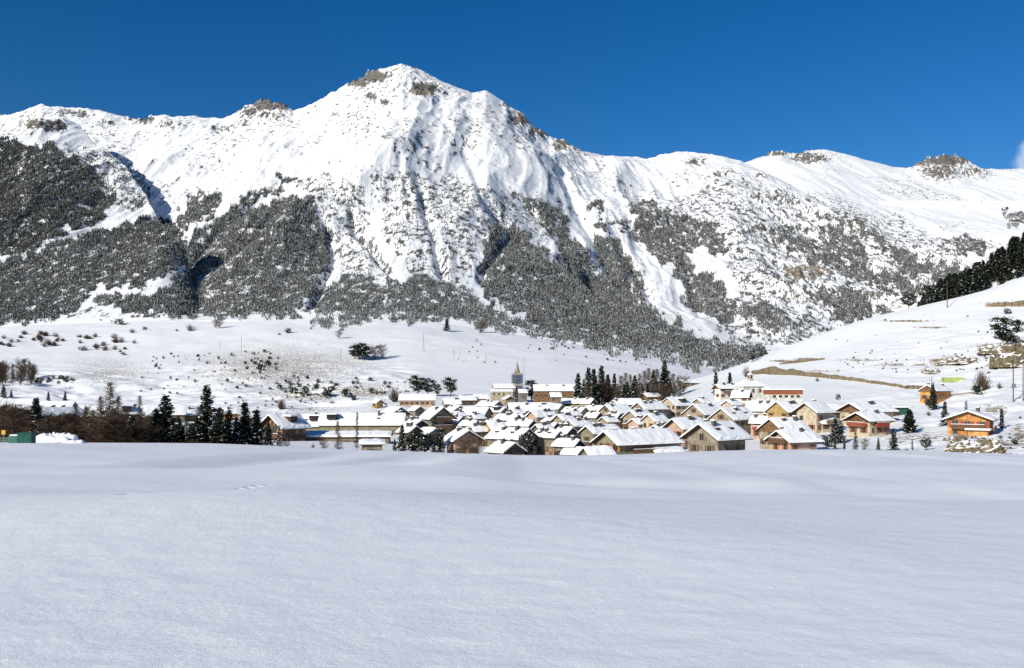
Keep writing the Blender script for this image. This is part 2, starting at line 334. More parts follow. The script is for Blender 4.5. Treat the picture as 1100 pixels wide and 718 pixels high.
GUL = [(5, 42, [(446,182),(455,220),(470,262),(478,300)]), (5, 38, [(372,212),(385,250),(405,275),(425,300)]), (4, 30, [(340,225),(356,250),(385,268)]), (6, 40, [(495,150),(515,200),(545,245)]), (5, 40, [(552,250),(520,285),(515,305)]),
       (6, 45, [(600,170),(622,230),(655,290),(690,325)]), (5, 36, [(655,250),(682,290),(705,330)]), (6, 45, [(200,292),(228,252),(262,226),(300,195)]), (5, 40, [(332,332),(357,285),(350,236)]), (5, 36, [(560,212),(592,245),(640,300)]), (5, 32, [(735,268),(742,300),(752,340)]), (4, 26, [(425,150),(430,180),(440,215)]), (4, 26, [(465,120),(500,150),(520,172)])]
def inpoly(px, py, poly):
    r = np.zeros(len(px), bool); n = len(poly)
    for i in range(n):
        x0, y0 = poly[i]; x1, y1 = poly[(i + 1) % n]
        c = ((y0 > py) != (y1 > py)); xx = (x1 - x0) * (py - y0) / ((y1 - y0) if y1 != y0 else 1e-9) + x0
        r ^= c & (px < xx)
    return r

# ------------------------------------------------------------------ terrain sheets
PX = np.concatenate([np.arange(-1500, -260, 25), np.arange(-250, 1350, 1.25), np.arange(1360, 2600, 25)])
def terrain_mat(name, mountain):
    m = bpy.data.materials.new(name); m.use_nodes = True; nt = m.node_tree; N = nt.nodes; L = nt.links; b = N['Principled BSDF']
    b.inputs['Roughness'].default_value = .75; b.inputs['Specular IOR Level'].default_value = .25
    t = N.new('ShaderNodeTexCoord'); at = N.new('ShaderNodeAttribute'); at.attribute_name = 'rock'
    ti = N.new('ShaderNodeAttribute'); ti.attribute_name = 'tint'
    n = N.new('ShaderNodeTexNoise'); n.inputs['Detail'].default_value = 8; n.inputs['Roughness'].default_value = .72
    n.inputs['Scale'].default_value = .055 if mountain else .5
    mp = N.new('ShaderNodeMapping'); mp.inputs['Scale'].default_value = (1, .42, .42) if mountain else (1, 1, 1)
    L.new(t.outputs['Object'], mp.inputs['Vector']); L.new(mp.outputs[0], n.inputs['Vector'])
    nx_ = N.new('ShaderNodeMath'); nx_.operation = 'MULTIPLY_ADD'; nx_.inputs[1].default_value = 1.6; nx_.inputs[2].default_value = -.3; L.new(n.outputs[0], nx_.inputs[0])
    sm = N.new('ShaderNodeMath'); sm.operation = 'MULTIPLY_ADD'; sm.inputs[1].default_value = .62
    L.new(at.outputs['Fac'], sm.inputs[0]); L.new(nx_.outputs[0], sm.inputs[2])
    mr = N.new('ShaderNodeMapRange'); mr.inputs['From Min'].default_value = .72; mr.inputs['From Max'].default_value = .78
    L.new(sm.outputs[0], mr.inputs['Value'])
    # rock colour
    n2 = N.new('ShaderNodeTexNoise'); n2.inputs['Scale'].default_value = .09 if mountain else 1.2; n2.inputs['Detail'].default_value = 5
    L.new(t.outputs['Object'], n2.inputs['Vector'])
    r = N.new('ShaderNodeValToRGB'); r.color_ramp.elements[0].position = .35; r.color_ramp.elements[1].position = .65
    r.color_ramp.elements[0].color = (.055, .055, .06, 1); r.color_ramp.elements[1].color = (.2, .19, .185, 1)
    r2 = N.new('ShaderNodeValToRGB'); r2.color_ramp.elements[0].position = .35; r2.color_ramp.elements[1].position = .65
    r2.color_ramp.elements[0].color = (.15, .11, .06, 1); r2.color_ramp.elements[1].color = (.4, .31, .18, 1)
    L.new(n2.outputs[0], r.inputs[0]); L.new(n2.outputs[0], r2.inputs[0])
    mt = N.new('ShaderNodeMix'); mt.data_type = 'RGBA'; mt.clamp_factor = True; L.new(ti.outputs['Fac'], mt.inputs['Factor'])
    L.new(r.outputs[0], mt.inputs['A']); L.new(r2.outputs[0], mt.inputs['B'])
    mx = N.new('ShaderNodeMix'); mx.data_type = 'RGBA'; mx.inputs['A'].default_value = (.88, .88, .88, 1)
    L.new(mr.outputs[0], mx.inputs['Factor']); 
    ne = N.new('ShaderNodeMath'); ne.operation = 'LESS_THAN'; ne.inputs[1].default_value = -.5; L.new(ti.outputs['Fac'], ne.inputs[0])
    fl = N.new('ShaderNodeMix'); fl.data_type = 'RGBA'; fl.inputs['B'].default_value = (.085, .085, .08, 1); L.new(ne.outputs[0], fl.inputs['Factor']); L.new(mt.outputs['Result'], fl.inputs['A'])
    L.new(fl.outputs['Result'], mx.inputs['B']); L.new(mx.outputs['Result'], b.inputs['Base Color'])
    bp = N.new('ShaderNodeBump'); bp.inputs['Strength'].default_value = .8; bp.inputs['Distance'].default_value = 5 if mountain else .25
    L.new(n.outputs[0], bp.inputs['Height']); L.new(bp.outputs[0], b.inputs['Normal'])
    return m
def field_mat():
    m = bpy.data.materials.new('field_snow'); m.use_nodes = True; nt = m.node_tree; N = nt.nodes; L = nt.links; b = N['Principled BSDF']
    b.inputs['Base Color'].default_value = (.87, .875, .89, 1); b.inputs['Roughness'].default_value = .65; b.inputs['Specular IOR Level'].default_value = .35
    t = N.new('ShaderNodeTexCoord')
    def noise(sc, d):
        n = N.new('ShaderNodeTexNoise'); n.inputs['Scale'].default_value = sc; n.inputs['Detail'].default_value = d; n.inputs['Roughness'].default_value = .6
        L.new(t.outputs['Object'], n.inputs['Vector']); return n
    a = noise(1.1, 3); c = noise(14, 4)
    b1 = N.new('ShaderNodeBump'); b1.inputs['Strength'].default_value = .5; b1.inputs['Distance'].default_value = .03; L.new(a.outputs[0], b1.inputs['Height'])
    b2 = N.new('ShaderNodeBump'); b2.inputs['Strength'].default_value = .5; b2.inputs['Distance'].default_value = .016; L.new(c.outputs[0], b2.inputs['Height'])
    c3 = noise(55, 3); b3 = N.new('ShaderNodeBump'); b3.inputs['Strength'].default_value = .5; b3.inputs['Distance'].default_value = .005; L.new(c3.outputs[0], b3.inputs['Height'])
    L.new(b1.outputs[0], b2.inputs['Normal']); L.new(b2.outputs[0], b3.inputs['Normal']); L.new(b3.outputs[0], b.inputs['Normal'])
    # sun sparkle painted into the base colour as scattered paler cells
    v = N.new('ShaderNodeTexVoronoi'); v.inputs['Scale'].default_value = 22; L.new(t.outputs['Object'], v.inputs['Vector'])
    sp = N.new('ShaderNodeSeparateColor'); L.new(v.outputs['Color'], sp.inputs[0])
    g = N.new('ShaderNodeMath'); g.operation = 'GREATER_THAN'; g.inputs[1].default_value = .985; L.new(sp.outputs[0], g.inputs[0])
    mc = N.new('ShaderNodeMix'); mc.data_type = 'RGBA'; mc.inputs['A'].default_value = (.87, .875, .89, 1); mc.inputs['B'].default_value = (.97, .97, .98, 1)
    L.new(g.outputs[0], mc.inputs['Factor']); L.new(mc.outputs['Result'], b.inputs['Base Color'])
    return m
M_field = field_mat(); M_ground = terrain_mat('valley_snow', False); M_mtn = terrain_mat('mountain_snow', True)
ROWS = {}
def sheet(name, ys, mt, label=None):
    PXg, Yg = np.meshgrid(PX, ys); X = (PXg - 550) / F * np.maximum(Yg, .5)
    if name == 'snow_field': X = (PXg - 550) / F * np.maximum(Yg, 3.0)
    Z = H(X, Yg); nr, nc = X.shape
    V = np.stack([X, Yg, Z], -1).reshape(-1, 3)
    i = np.arange(nr * nc).reshape(nr, nc)
    Fc = np.stack([i[:-1, :-1], i[:-1, 1:], i[1:, 1:], i[1:, :-1]], -1).reshape(-1, 4)
    me = np_mesh(name, V, Fc, [mt], smooth=True)
    P = 550 + F * X / np.maximum(Yg, 3); py = HZ - F * Z / np.maximum(Yg, 3)
    if mt is not M_field:
        if name == 'mountains':
            r, tn = rockmask(P.ravel(), py.ravel())
            # steep faces shed their snow
            sx = np.gradient(Z, axis=1) / np.maximum(np.gradient(X, axis=1), .1); sy = np.gradient(Z, axis=0) / np.gradient(Yg, axis=0)
            st = np.sqrt(sx**2 + sy**2).ravel()
            r = np.maximum(r, .42 * sstep(.95, 1.7, st)); 
            jx = P.ravel() + 24 * (fbm(P.ravel() / 9, py.ravel() / 9, 3, 7) - .5); jy = py.ravel() + 22 * (fbm(P.ravel() / 9, py.ravel() / 9, 3, 8) - .5)
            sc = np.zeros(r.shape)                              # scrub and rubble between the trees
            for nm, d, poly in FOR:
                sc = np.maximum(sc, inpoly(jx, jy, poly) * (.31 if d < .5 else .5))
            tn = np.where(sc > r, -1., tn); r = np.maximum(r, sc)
            r = np.maximum(r, .06 + .19 * sstep(.5, .68, fbm(X.ravel() / 330, Yg.ravel() / 500, 3, 12)))
        else:
            r = np.zeros(P.size); tn = np.full(P.size, 1.0)
            for (x, y, rx, ry, s) in VROCK: r = np.maximum(r, (s + .14) * np.exp(-(((P.ravel() - x) / rx)**2 + ((py.ravel() - y) / ry)**2)))
            r = r * (Yg.ravel() > 150)
        for nm, val in (('rock', r), ('tint', tn)):
            a = me.attributes.new(nm, 'FLOAT', 'POINT'); a.data.foreach_set('value', val.astype(np.float32))
    o = obj(name, me); tag(o, kind='structure', label=label)
    ROWS[name] = (ys, Z, py); return o
VROCK = [(1050,478,30,8,.55),(1030,470,14,4,.6),(1075,480,14,8,.45),(1085,382,22,9,.85),(1062,374,14,5,.6),(1095,372,14,8,.75),(1030,386,20,3,.75),(1010,388,12,3,.7),(1000,398,10,3,.6),(1068,392,10,3,.5),(1085,327,26,2.6,.95),
         (880,399,30,1.5,.3),(925,387,30,2,.35),(960,392,20,2,.4),(990,392,14,2,.4),(975,345,30,1.2,.6),(1000,352,20,1.2,.5),(840,388,14,1.5,.6),(868,386,16,1.5,.7),(300,395,120,30,.28),(120,400,60,20,.2),(330,425,60,8,.3),(390,420,50,10,.33),(330,440,60,4,.2),
         (1070,440,20,8,.3),(1095,470,12,14,.4),(980,470,40,8,.25),(60,407,40,2,.3),(400,446,40,5,.2)]
y_f = np.concatenate([np.arange(-30, 2, 2.0), np.geomspace(2, 186, 620)])
sheet('snow_field', y_f, M_field, 'smooth untouched snow field sloping away in the foreground')
sheet('village_ground', np.concatenate([np.linspace(182, 700, 330)]), M_ground, 'snow-covered ground under and around the village')
sheet('valley_meadow', np.linspace(700, 1560, 200), M_ground, 'snowy valley meadow rising to the foot of the mountain')
sheet('mountains', np.concatenate([np.linspace(1560, 5000, 520), np.linspace(5008, 9500, 170)]), M_mtn, 'sunlit snow-covered mountain range with rocky summits')

yy = np.concatenate([np.linspace(122, 700, 700), np.linspace(701, 1600, 350)])
def column(px):
    z = H((px - 550) / F * yy, yy); return z, HZ - F * z / yy
def Yat(px, py, ymin=150):
    z, p = column(px); k = np.where((p <= py) & (yy > ymin))[0]
    return float(yy[k[0]]) if len(k) else 1200.0
def hz(x, y): return float(H(x, y)[0])

# ------------------------------------------------------------------ far forests (uncountable: one object each)
prev = None; tanrow = {}
ysM, ZM, pyM = ROWS['mountains']; ysV, ZV, pyV = ROWS['valley_meadow']
YS = np.concatenate([ysV, ysM[1:]]); ZA = np.concatenate([ZV, ZM[1:]]); PA = np.concatenate([pyV, pyM[1:]])
near_occ = ROWS['village_ground'][2].min(0)
vis = np.minimum(np.minimum.accumulate(PA, 0), near_occ[None]); 
def forest(key, polys, label, snow, dark, hmin, hmax, cols=((.095, .1, .088), (.055, .06, .055), (.11, .1, .085))):
    pts = []
    for nm, dens, poly in polys:
        a = np.array(poly); x0, y0 = a.min(0); x1, y1 = a.max(0); n = int((x1 - x0) * (y1 - y0) * 1.8 * dens)
        px = rng.uniform(x0, x1, n); py = rng.uniform(y0, y1, n)
        jx = px + 12 * (fbm(px / 9, py / 9, 3, 7) - .5) * 2; jy = py + 11 * (fbm(px / 9, py / 9, 3, 8) - .5) * 2
        k = inpoly(jx, jy, poly); px, py = px[k], py[k]
        ci = np.clip(np.searchsorted(PX, px), 1, len(PX) - 1)
        r = np.zeros(len(px), int)
        for q in range(0, len(px), 4000): r[q:q + 4000] = (vis[:, ci[q:q + 4000]] > py[None, q:q + 4000]).sum(0)
        k = r < len(YS); px, py, r = px[k], py[k], r[k]
        Y = YS[r] + rng.uniform(-6, 6, len(r)); cl = fbm(px / 6., py / 4.5, 3, 15)
        want = .62 * (np.maximum(Y, 1500) / 2200)**.5 * np.clip((cl - (.27 if dens > .5 else .38)) * 5, .08, 1.3)
        k = (rng.random(len(px)) < want) & (Y > 900)
        pts.append(np.stack([(px[k] - 550) / F * Y[k], Y[k]], -1))
    P = np.concatenate(pts); z = H(P[:, 0], P[:, 1]); n = len(P)
    h = rng.uniform(hmin, hmax, n) * (.6 + .45 * rng.random(n)) * (.68 + .32 * sstep(1500, 2700, P[:, 1])) * 1.0; w = h * rng.uniform(.17, .27, n)
    # template: three ragged tiers
    tiers = [(0.0, .5, 1.0), (.28, .78, .72), (.55, 1.0, .45)]; ns = 5
    allv = []; allf = []; base = 0
    for (zb, zt, rr) in tiers:
        ang = np.arange(ns) * 2 * np.pi / ns + rng.uniform(0, 6.28, n)[:, None]
        rj = w[:, None] * rr * rng.uniform(.6, 1.25, (n, ns)); zj = h[:, None] * (zb + rng.uniform(-.03, .1, (n, ns)))
        ring = np.stack([P[:, :1] + rj * np.cos(ang), P[:, 1:2] + rj * np.sin(ang), z[:, None] + zj], -1)
        top = np.stack([P[:, 0] + w * rng.uniform(-.1, .1, n), P[:, 1], z + h * zt], -1)[:, None]
        allv.append(np.concatenate([ring, top], 1))
    V = np.concatenate(allv, 1); nv = V.shape[1]; fs = []
    for t in range(3):
        o = t * (ns + 1); fs += [(o + k, o + (k + 1) % ns, o + ns) for k in range(ns)]
    fs = np.array(fs); Fc = (np.arange(n)[:, None, None] * nv + fs[None]).reshape(-1, 3)
    V = V.reshape(-1, 3)
    m0 = mat('forest_needles', cols[0], .95, .25, .05); m1 = mat('forest_dark_needles', cols[1], .95, .25, .05); m2 = mat('forest_brown_larch', cols[2], .95, .25, .05)
    kindv = rng.choice(3, n, p=[.5 - dark / 2, .3 + dark / 2, .2]); mi = np.repeat(kindv, len(fs))
    ts = np.repeat(np.clip(snow + rng.normal(0, .13, n), 0, .9), len(fs)); sn = rng.random(len(mi)) < ts
    mi = np.where(sn, 3, mi)
    me = np_mesh('forest', V, Fc, [m0, m1, m2, mat('frosted_needles', (.36, .37, .38), .9, .1, .05)], mi=mi)
    o = obj('forest', me); tag(o, label, 'forest', kind='stuff'); print('forest', key, n)
for key, lab, sn, dk, a, b in (('spur', 'dark conifer forest covering the steep spur at the far left of the mountain', .12, .5, 8, 14),
        ('low', 'snow-dusted conifer forest on the low ridge at left above the meadow', .22, .2, 7, 12),
        ('main', 'frosted conifer forest on the slope between the left ravine and the big snow gully', .3, 0, 7, 12),
        ('centre', 'thin frosted woodland and scattered trees on the slope below the main summit', .38, -.1, 6, 10),
        ('right', 'broad frosted conifer forest right of the white gully reaching down to the valley', .3, 0, 7, 12),
        ('slope', 'bands of frosted trees climbing the rocky slope at right', .32, -.1, 7, 12)):
    forest(key, [f for f in FOR if f[0] == key], lab, sn, dk, a, b)

#@@OBJECTS
# ------------------------------------------------------------------ plants
def quads(Cn, size, flat=.5, rg=rng):
    n = len(Cn); a = rg.normal(size=(n, 3)); a[:, 2] *= flat; a /= np.linalg.norm(a, axis=1)[:, None]
    b = rg.normal(size=(n, 3)); b[:, 2] *= flat; b -= (a * b).sum(1)[:, None] * a; b /= np.linalg.norm(b, axis=1)[:, None]
    s = (size * rg.uniform(.6, 1.3, n))[:, None]; a = a * s; b = b * s * .6
    V = np.stack([Cn - a, Cn - b * .9, Cn + a, Cn + b], 1).reshape(-1, 3)
    return V, np.arange(4 * n).reshape(n, 4)
def conifer(seed, r=.17, snow=.12, n=2600, bare=.08, dark=True, droop=.25, clump=.35):
    g = np.random.default_rng(seed); nb = 110; C_ = []
    t = MB(); t.tube((0, 0, -.06), (0, 0, .5), .016, .009, 6); t.tube((0, 0, .5), (g.uniform(-.01, .01), 0, .97), .009, .002, 6)
    bz = bare + (1 - bare) * (np.arange(nb) + g.random(nb)) / nb; ba = np.cumsum(g.uniform(1.7, 2.9, nb))
    for z, a in zip(bz, ba):
        L = r * (1 - z) ** .75 * g.uniform(.6, 1.25) + .008
        if g.random() < clump * .35: L *= .55
        k = max(3, int(n / nb * (L / r + .25) * 1.5)); s = g.random(k) ** .6
        C_.append(np.stack([np.cos(a) * L * s, np.sin(a) * L * s, z - droop * L * s + .03 * s * s], -1) + g.normal(size=(k, 3)) * .012)
        if L > .05: t.tube((0, 0, z), (np.cos(a) * L * .9, np.sin(a) * L * .9, z - droop * L * .9), .004, .0015, 3)
    V, Fq = quads(np.concatenate(C_), np.full(sum(len(c) for c in C_), .026), .35, g)
    mi = (g.random(len(Fq)) < snow).astype(int)
    return t.mesh('trunk', [M_bark]), np_mesh('crown', V, Fq, [M_dneedle if dark else M_needle, M_snow], mi)
def pine(seed, snow=.1, n=2600, w=.3, low=.25, dark=True):
    g = np.random.default_rng(seed); t = MB(); C_ = []
    p = np.array((0, 0, -.06)); q = np.array((g.uniform(-.03, .03), g.uniform(-.03, .03), .55)); e = np.array((g.uniform(-.05, .05), 0, .92))
    t.tube(p, q, .022, .014, 6); t.tube(q, e, .014, .004, 6); m = 26
    for k in range(m):
        z = low + (.95 - low) * (k + g.random()) / m; a = g.uniform(0, 6.28); L = w * math.sin(math.pi * min(1, (1 - z) * 1.1 + .12)) ** .7 * g.uniform(.45, 1.1)
        c = np.array((math.cos(a) * L, math.sin(a) * L, z + .06 * g.random())); b0 = np.array((0, 0, z - .1 * L / w)); t.tube(b0, c, .007, .002, 4)
        kk = n // m; C_.append(c + g.normal(size=(kk, 3)) * np.array((.06, .06, .03)) * g.uniform(.7, 1.3))
        C_.append(b0 + (c - b0) * g.random((kk // 3, 1)) + g.normal(size=(kk // 3, 3)) * .025)
    Cc = np.concatenate(C_); V, Fq = quads(Cc, np.full(len(Cc), .031), .6, g)
    mi = (g.random(len(Fq)) < snow * (1.3 if True else 1)).astype(int)
    return t.mesh('trunk', [M_bark]), np_mesh('crown', V, Fq, [M_dneedle if dark else M_needle, M_snow], mi)
def larch(seed, r=.17, nb=100, thick=.0048, conic=True, twigs=9, low=.1):
    g = np.random.default_rng(seed); t = MB(); c = MB()
    t.tube((0, 0, -.06), (0, 0, .5), .013, .008, 6); t.tube((0, 0, .5), (.01, 0, 1), .008, .0015, 5)
    for k in range(nb):
        z = low + (.97 - low) * (k + g.random()) / nb; a = g.uniform(0, 6.28)
        L = (r * (1 - z) ** .7 if conic else r * math.sin(math.pi * min(1, (1 - z) + .1)) ** .6) * g.uniform(.5, 1.2) + .01
        up = .15 if conic else .9
        e = np.array((math.cos(a) * L, math.sin(a) * L, z + up * L * g.uniform(.3, 1)))
        b0 = np.array((0, 0, z)); c.tube(b0, e, thick * .9, thick * .4, 3, cap=False)
        for j in range(twigs):
            s = g.uniform(.25, 1); p = b0 + (e - b0) * s; d = g.normal(size=3) * (.035 if conic else .05) + (e - b0) * .15
            c.tube(p, p + d, thick * .55, thick * .25, 3, cap=False)
    return t.mesh('trunk', [M_bark]), c.mesh('crown', [M_twig])
def bush(seed, n=70, thick=.011, w=.55, snow=True):
    g = np.random.default_rng(seed); c = MB()
    for k in range(n):
        a = g.uniform(0, 6.28); b = g.uniform(.1, 1.15); L = g.uniform(.6, 1.05)
        e = np.array((math.cos(a) * math.sin(b) * L * w * 1.3, math.sin(a) * math.sin(b) * L * w * 1.3, math.cos(b) * L))
        o = np.array((math.cos(a) * .08, math.sin(a) * .08, -.08)); m = o + (e - o) * .5 + g.normal(size=3) * .04
        c.tube(o, m, thick, thick * .7, 3, cap=False); c.tube(m, e, thick * .7, thick * .3, 3, cap=False)
        for j in range(4):
            p = m + (e - m) * g.random(); c.tube(p, p + g.normal(size=3) * .13, thick * .45, thick * .2, 3, cap=False)
    return c.mesh('bush', [M_twig])
def shrub(seed, n=260, snow=.3, w=.6, dark=False):
    g = np.random.default_rng(seed); Cc = []
    for k in range(7):
        a = g.uniform(0, 6.28); rr = w * .6 * g.random(); c = np.array((math.cos(a) * rr, math.sin(a) * rr, g.uniform(.2, .65)))
        Cc.append(c + g.normal(size=(n // 7, 3)) * np.array((.17, .17, .14)))
    Cc = np.concatenate(Cc); Cc[:, 2] = np.abs(Cc[:, 2]); V, Fq = quads(Cc, np.full(len(Cc), .11), .6, g)
    return np_mesh('shrub', V, Fq, [M_dneedle if dark else M_needle, M_snow], (g.random(len(Fq)) < snow).astype(int))
TP = {'spruce': [conifer(k, .16 + .02 * (k % 3), .10) for k in range(4)], 'slim': [conifer(10 + k, .11, .07) for k in range(2)],
      'pine': [pine(20 + k, .07, w=.3 + .04 * k) for k in range(3)], 'rough': [conifer(30 + k, .19, .05, 1900, .15, False, .1, .9) for k in range(3)],
      'larch': [larch(40 + k) for k in range(3)], 'bare': [larch(50 + k, .3, 90, .0062, False, 10) for k in range(3)], 'cypress': [conifer(61, .24, .02, 7000, .0, True, -.5, 0)],
      'snowy': [conifer(70 + k, .15, .3, 1300) for k in range(3)]}
SP = {'bush': [bush(k) for k in range(3)], 'shrub': [shrub(k) for k in range(4)], 'darkshrub': [shrub(10 + k, 320, .14, .55, True) for k in range(3)], 'brownbush': [bush(20 + k, 130, .014) for k in range(2)]}
NAMES = {'spruce': 'spruce_tree', 'slim': 'spruce_tree', 'pine': 'pine_tree', 'rough': 'conifer_tree', 'larch': 'larch_tree', 'bare': 'bare_tree', 'cypress': 'cypress_tree', 'snowy': 'conifer_tree'}
def tree(kind, px, pytop, Y, label, group=None, sink=.1, wide=1.0):
    x = (px - 550) / F * Y; z0 = hz(x, Y); h = (HZ - pytop) * Y / F - z0
    h = max(h, 1.2); e = empty(NAMES[kind], (x, Y, z0 - sink), random.uniform(0, 6.28)); e.scale = (h * wide, h * wide, h + sink)
    a, b = random.choice(TP[kind]); obj('trunk', a, e); obj('crown', b, e)
    tag(e, label, 'tree', group); return e
def plant(kind, px, py, wpx, label, group=None, Y=None, tall=.8):
    Y = Y or Yat(px, py); x = (px - 550) / F * Y; w = wpx * Y / F
    o = obj(kind if kind != 'darkshrub' and kind != 'brownbush' else ('shrub' if kind == 'darkshrub' else 'bush'), random.choice(SP[kind]), None, (x, Y, hz(x, Y) - .05), random.uniform(0, 6.28))
    o.scale = (w * .75, w * .75, w * tall); tag(o, label, 'bush' if 'bush' in kind else 'shrub', group); return o

# ------------------------------------------------------------------ houses
_win = {}
def win_mesh(w, h, col):
    k = ('w', w, h, col)
    if k not in _win:
        m = MB(); f = .09
        m.box(-w/2, w/2, -.03, .02, 0, h, 1)
        for a in ((-w/2 - f, -w/2, -f, h + f), (w/2, w/2 + f, -f, h + f), (-w/2, w/2, -f, 0), (-w/2, w/2, h, h + f), (-.03, .03, 0, h)): m.box(a[0], a[1], -.08, .02, a[2], a[3], 0)
        _win[k] = m.mesh('window', [M_frame, M_glass])
    return _win[k]
def shut_mesh(w, h, c):
    k = ('s', w, h, c)
    if k not in _win:
        m = MB(); m.box(-w * .25, w * .25, -.07, -.01, -.04, h + .04, 0)
        for z in (.15, h - .25): m.box(-w * .23, w * .23, -.095, -.069, z, z + .1, 0)
        _win[k] = m.mesh('shutter', [shutmat(c)])
    return _win[k]
def door_mesh():
    if 'd' not in _win:
        m = MB(); m.box(-.5, .5, -.06, .02, 0, 2.05, 0); m.box(-.62, -.5, -.09, .02, 0, 2.15, 1); m.box(.5, .62, -.09, .02, 0, 2.15, 1); m.box(-.5, .5, -.09, .02, 2.05, 2.15, 1); m.box(-.4, .4, -.08, -.06, 1.2, 1.8, 1)
        _win['d'] = m.mesh('door', [shutmat('b'), M_frame])
    return _win['d']
def roof_set(par, W, L, zr, mt, eo=.8, go=.7, snow=.5, y0=0, asym=0, roofmat=None, seed=0, x0=None, x1=None):
    g = random.Random(seed); xa = -L/2 - go if x0 is None else x0; xb = L/2 + go if x1 is None else x1
    s = W / 2 + eo; th = .2; u = .004
    m = MB(); m.extrude([(y0 - s, zr - s*mt + u), (y0, zr + u), (y0 + s, zr - s*mt + u), (y0 + s, zr - s*mt + th), (y0, zr + th), (y0 - s, zr - s*mt + th)], xa, xb)
    r = obj('roof', m.mesh('roof', [roofmat or M_wood]), par)
    ys = [-s - .05, -s - .02, -s + .18, -s + .6, -s*.5, -.5, 0, .5, s*.5, s - .6, s - .18, s + .02, s + .05]
    off = [.02, snow*.68, snow*.95, snow, snow, snow*1.02, snow*.93, snow*1.02, snow, snow, snow*.95, snow*.68, .02]
    nx = max(6, int((xb - xa) / .9)); xs = [xa - .04 + (xb - xa + .08) * k / nx for k in range(nx + 1)]; V = []; n = len(ys)
    for i, x in enumerate(xs):
        e = .55 if i in (0, nx) else (.93 if i in (1, nx - 1) else 1)
        for y, o in zip(ys, off):
            V.append((x, y0 + y + (g.uniform(-.12, .1) * (1 if y > 0 else -1) if abs(y) > s - .3 and o > .05 else 0), zr + th - abs(y) * mt + .003 + o * e * (1 + g.uniform(-.2, .16))))
    for x in xs:
        for y in ys: V.append((x, y0 + y, zr + th - abs(y) * mt + .003))
    N = len(xs) * n; Fs = []
    for i in range(nx):
        for j in range(n - 1):
            a = i*n + j; Fs.append((a, a + n, a + n + 1, a + 1)); Fs.append((N + a, N + a + 1, N + a + n + 1, N + a + n))
        for j in (0, n - 1):
            a = i*n + j; Fs.append((a, N + a, N + a + n, a + n))
    for i in (0, nx):
        for j in range(n - 1): a = i*n + j; Fs.append((a, a + 1, N + a + 1, N + a))
    me = bpy.data.meshes.new('snow_cover'); me.from_pydata(V, [], Fs); me.materials.append(M_rsnow); me.update()
    obj('snow_cover', me, r); return r
def chimney(r, x, y, z, h=1.3, w=.7):
    m = MB(); m.box(x - w/2, x + w/2, y - w/2, y + w/2, z - .5, z + h, 0); m.box(x - w*.65, x + w*.65, y - w*.65, y + w*.65, z + h, z + h + .12, 0); m.box(x - w*.6, x + w*.6, y - w*.6, y + w*.6, z + h + .122, z + h + .38, 1)
    obj('chimney', m.mesh('chimney', [M_chim, M_rsnow]), r)
def balcony(par, L, z, loc, rz, depth=1.2, col='b', roofed=False):
    m = MB(); m.box(-L/2, L/2, -depth, -.02, z - .15, z, 0)
    for s in (-1, 1): m.box(s*L/2 - .06, s*L/2 + .06, -depth, -depth + .12, z, z + 1.05, 0)
    m.box(-L/2, L/2, -depth, -depth + .08, z + .95, z + 1.05, 0); n = int(L / .28)
    for k in range(n): x = -L/2 + .14 + k * .28; m.box(x - .1, x + .1, -depth + .02, -depth + .06, z, z + .95, 0)
    for s in (-1, 1):
        m.box(s*L/2 - .03, s*L/2 + .03, -depth + .12, -.02, z + .93, z + 1.02, 0); m.box(s*L/2 - .03, s*L/2 + .03, -depth + .1, -.02, z, z + .5, 0)
    m.box(-L/2 + .02, L/2 - .02, -depth - .02, -depth + .1, z + 1.053, z + 1.16, 1)
    col = 'b' if col == 'o' else col
    b = obj('balcony', m.mesh('balcony', [shutmat(col), M_rsnow]), par, loc, rz); return b
def dormer(r, x, z, side=-1, w=1.8, y=None, wm=None):
    m = MB(); y0, y1 = (y - 1.6, y + 1.4) if side < 0 else (y - 1.4, y + 1.6)
    m.box(x - w/2, x + w/2, y0, y1, z - .3, z + 1.1, 0); m.box(x - w/2 + .2, x + w/2 - .2, y0 - .04, y0 + .1, z + .2, z + .95, 2)
    m.box(x - w/2 - .3, x + w/2 + .3, y0 - .4, y1, z + 1.1, z + 1.22, 0); m.box(x - w/2 - .3, x + w/2 + .3, y0 - .4, y1 + .4, z + 1.222, z + 1.6, 1)
    obj('dormer', m.mesh('dormer', [M_wood, M_rsnow, M_glass]), r)
HOUSES = []
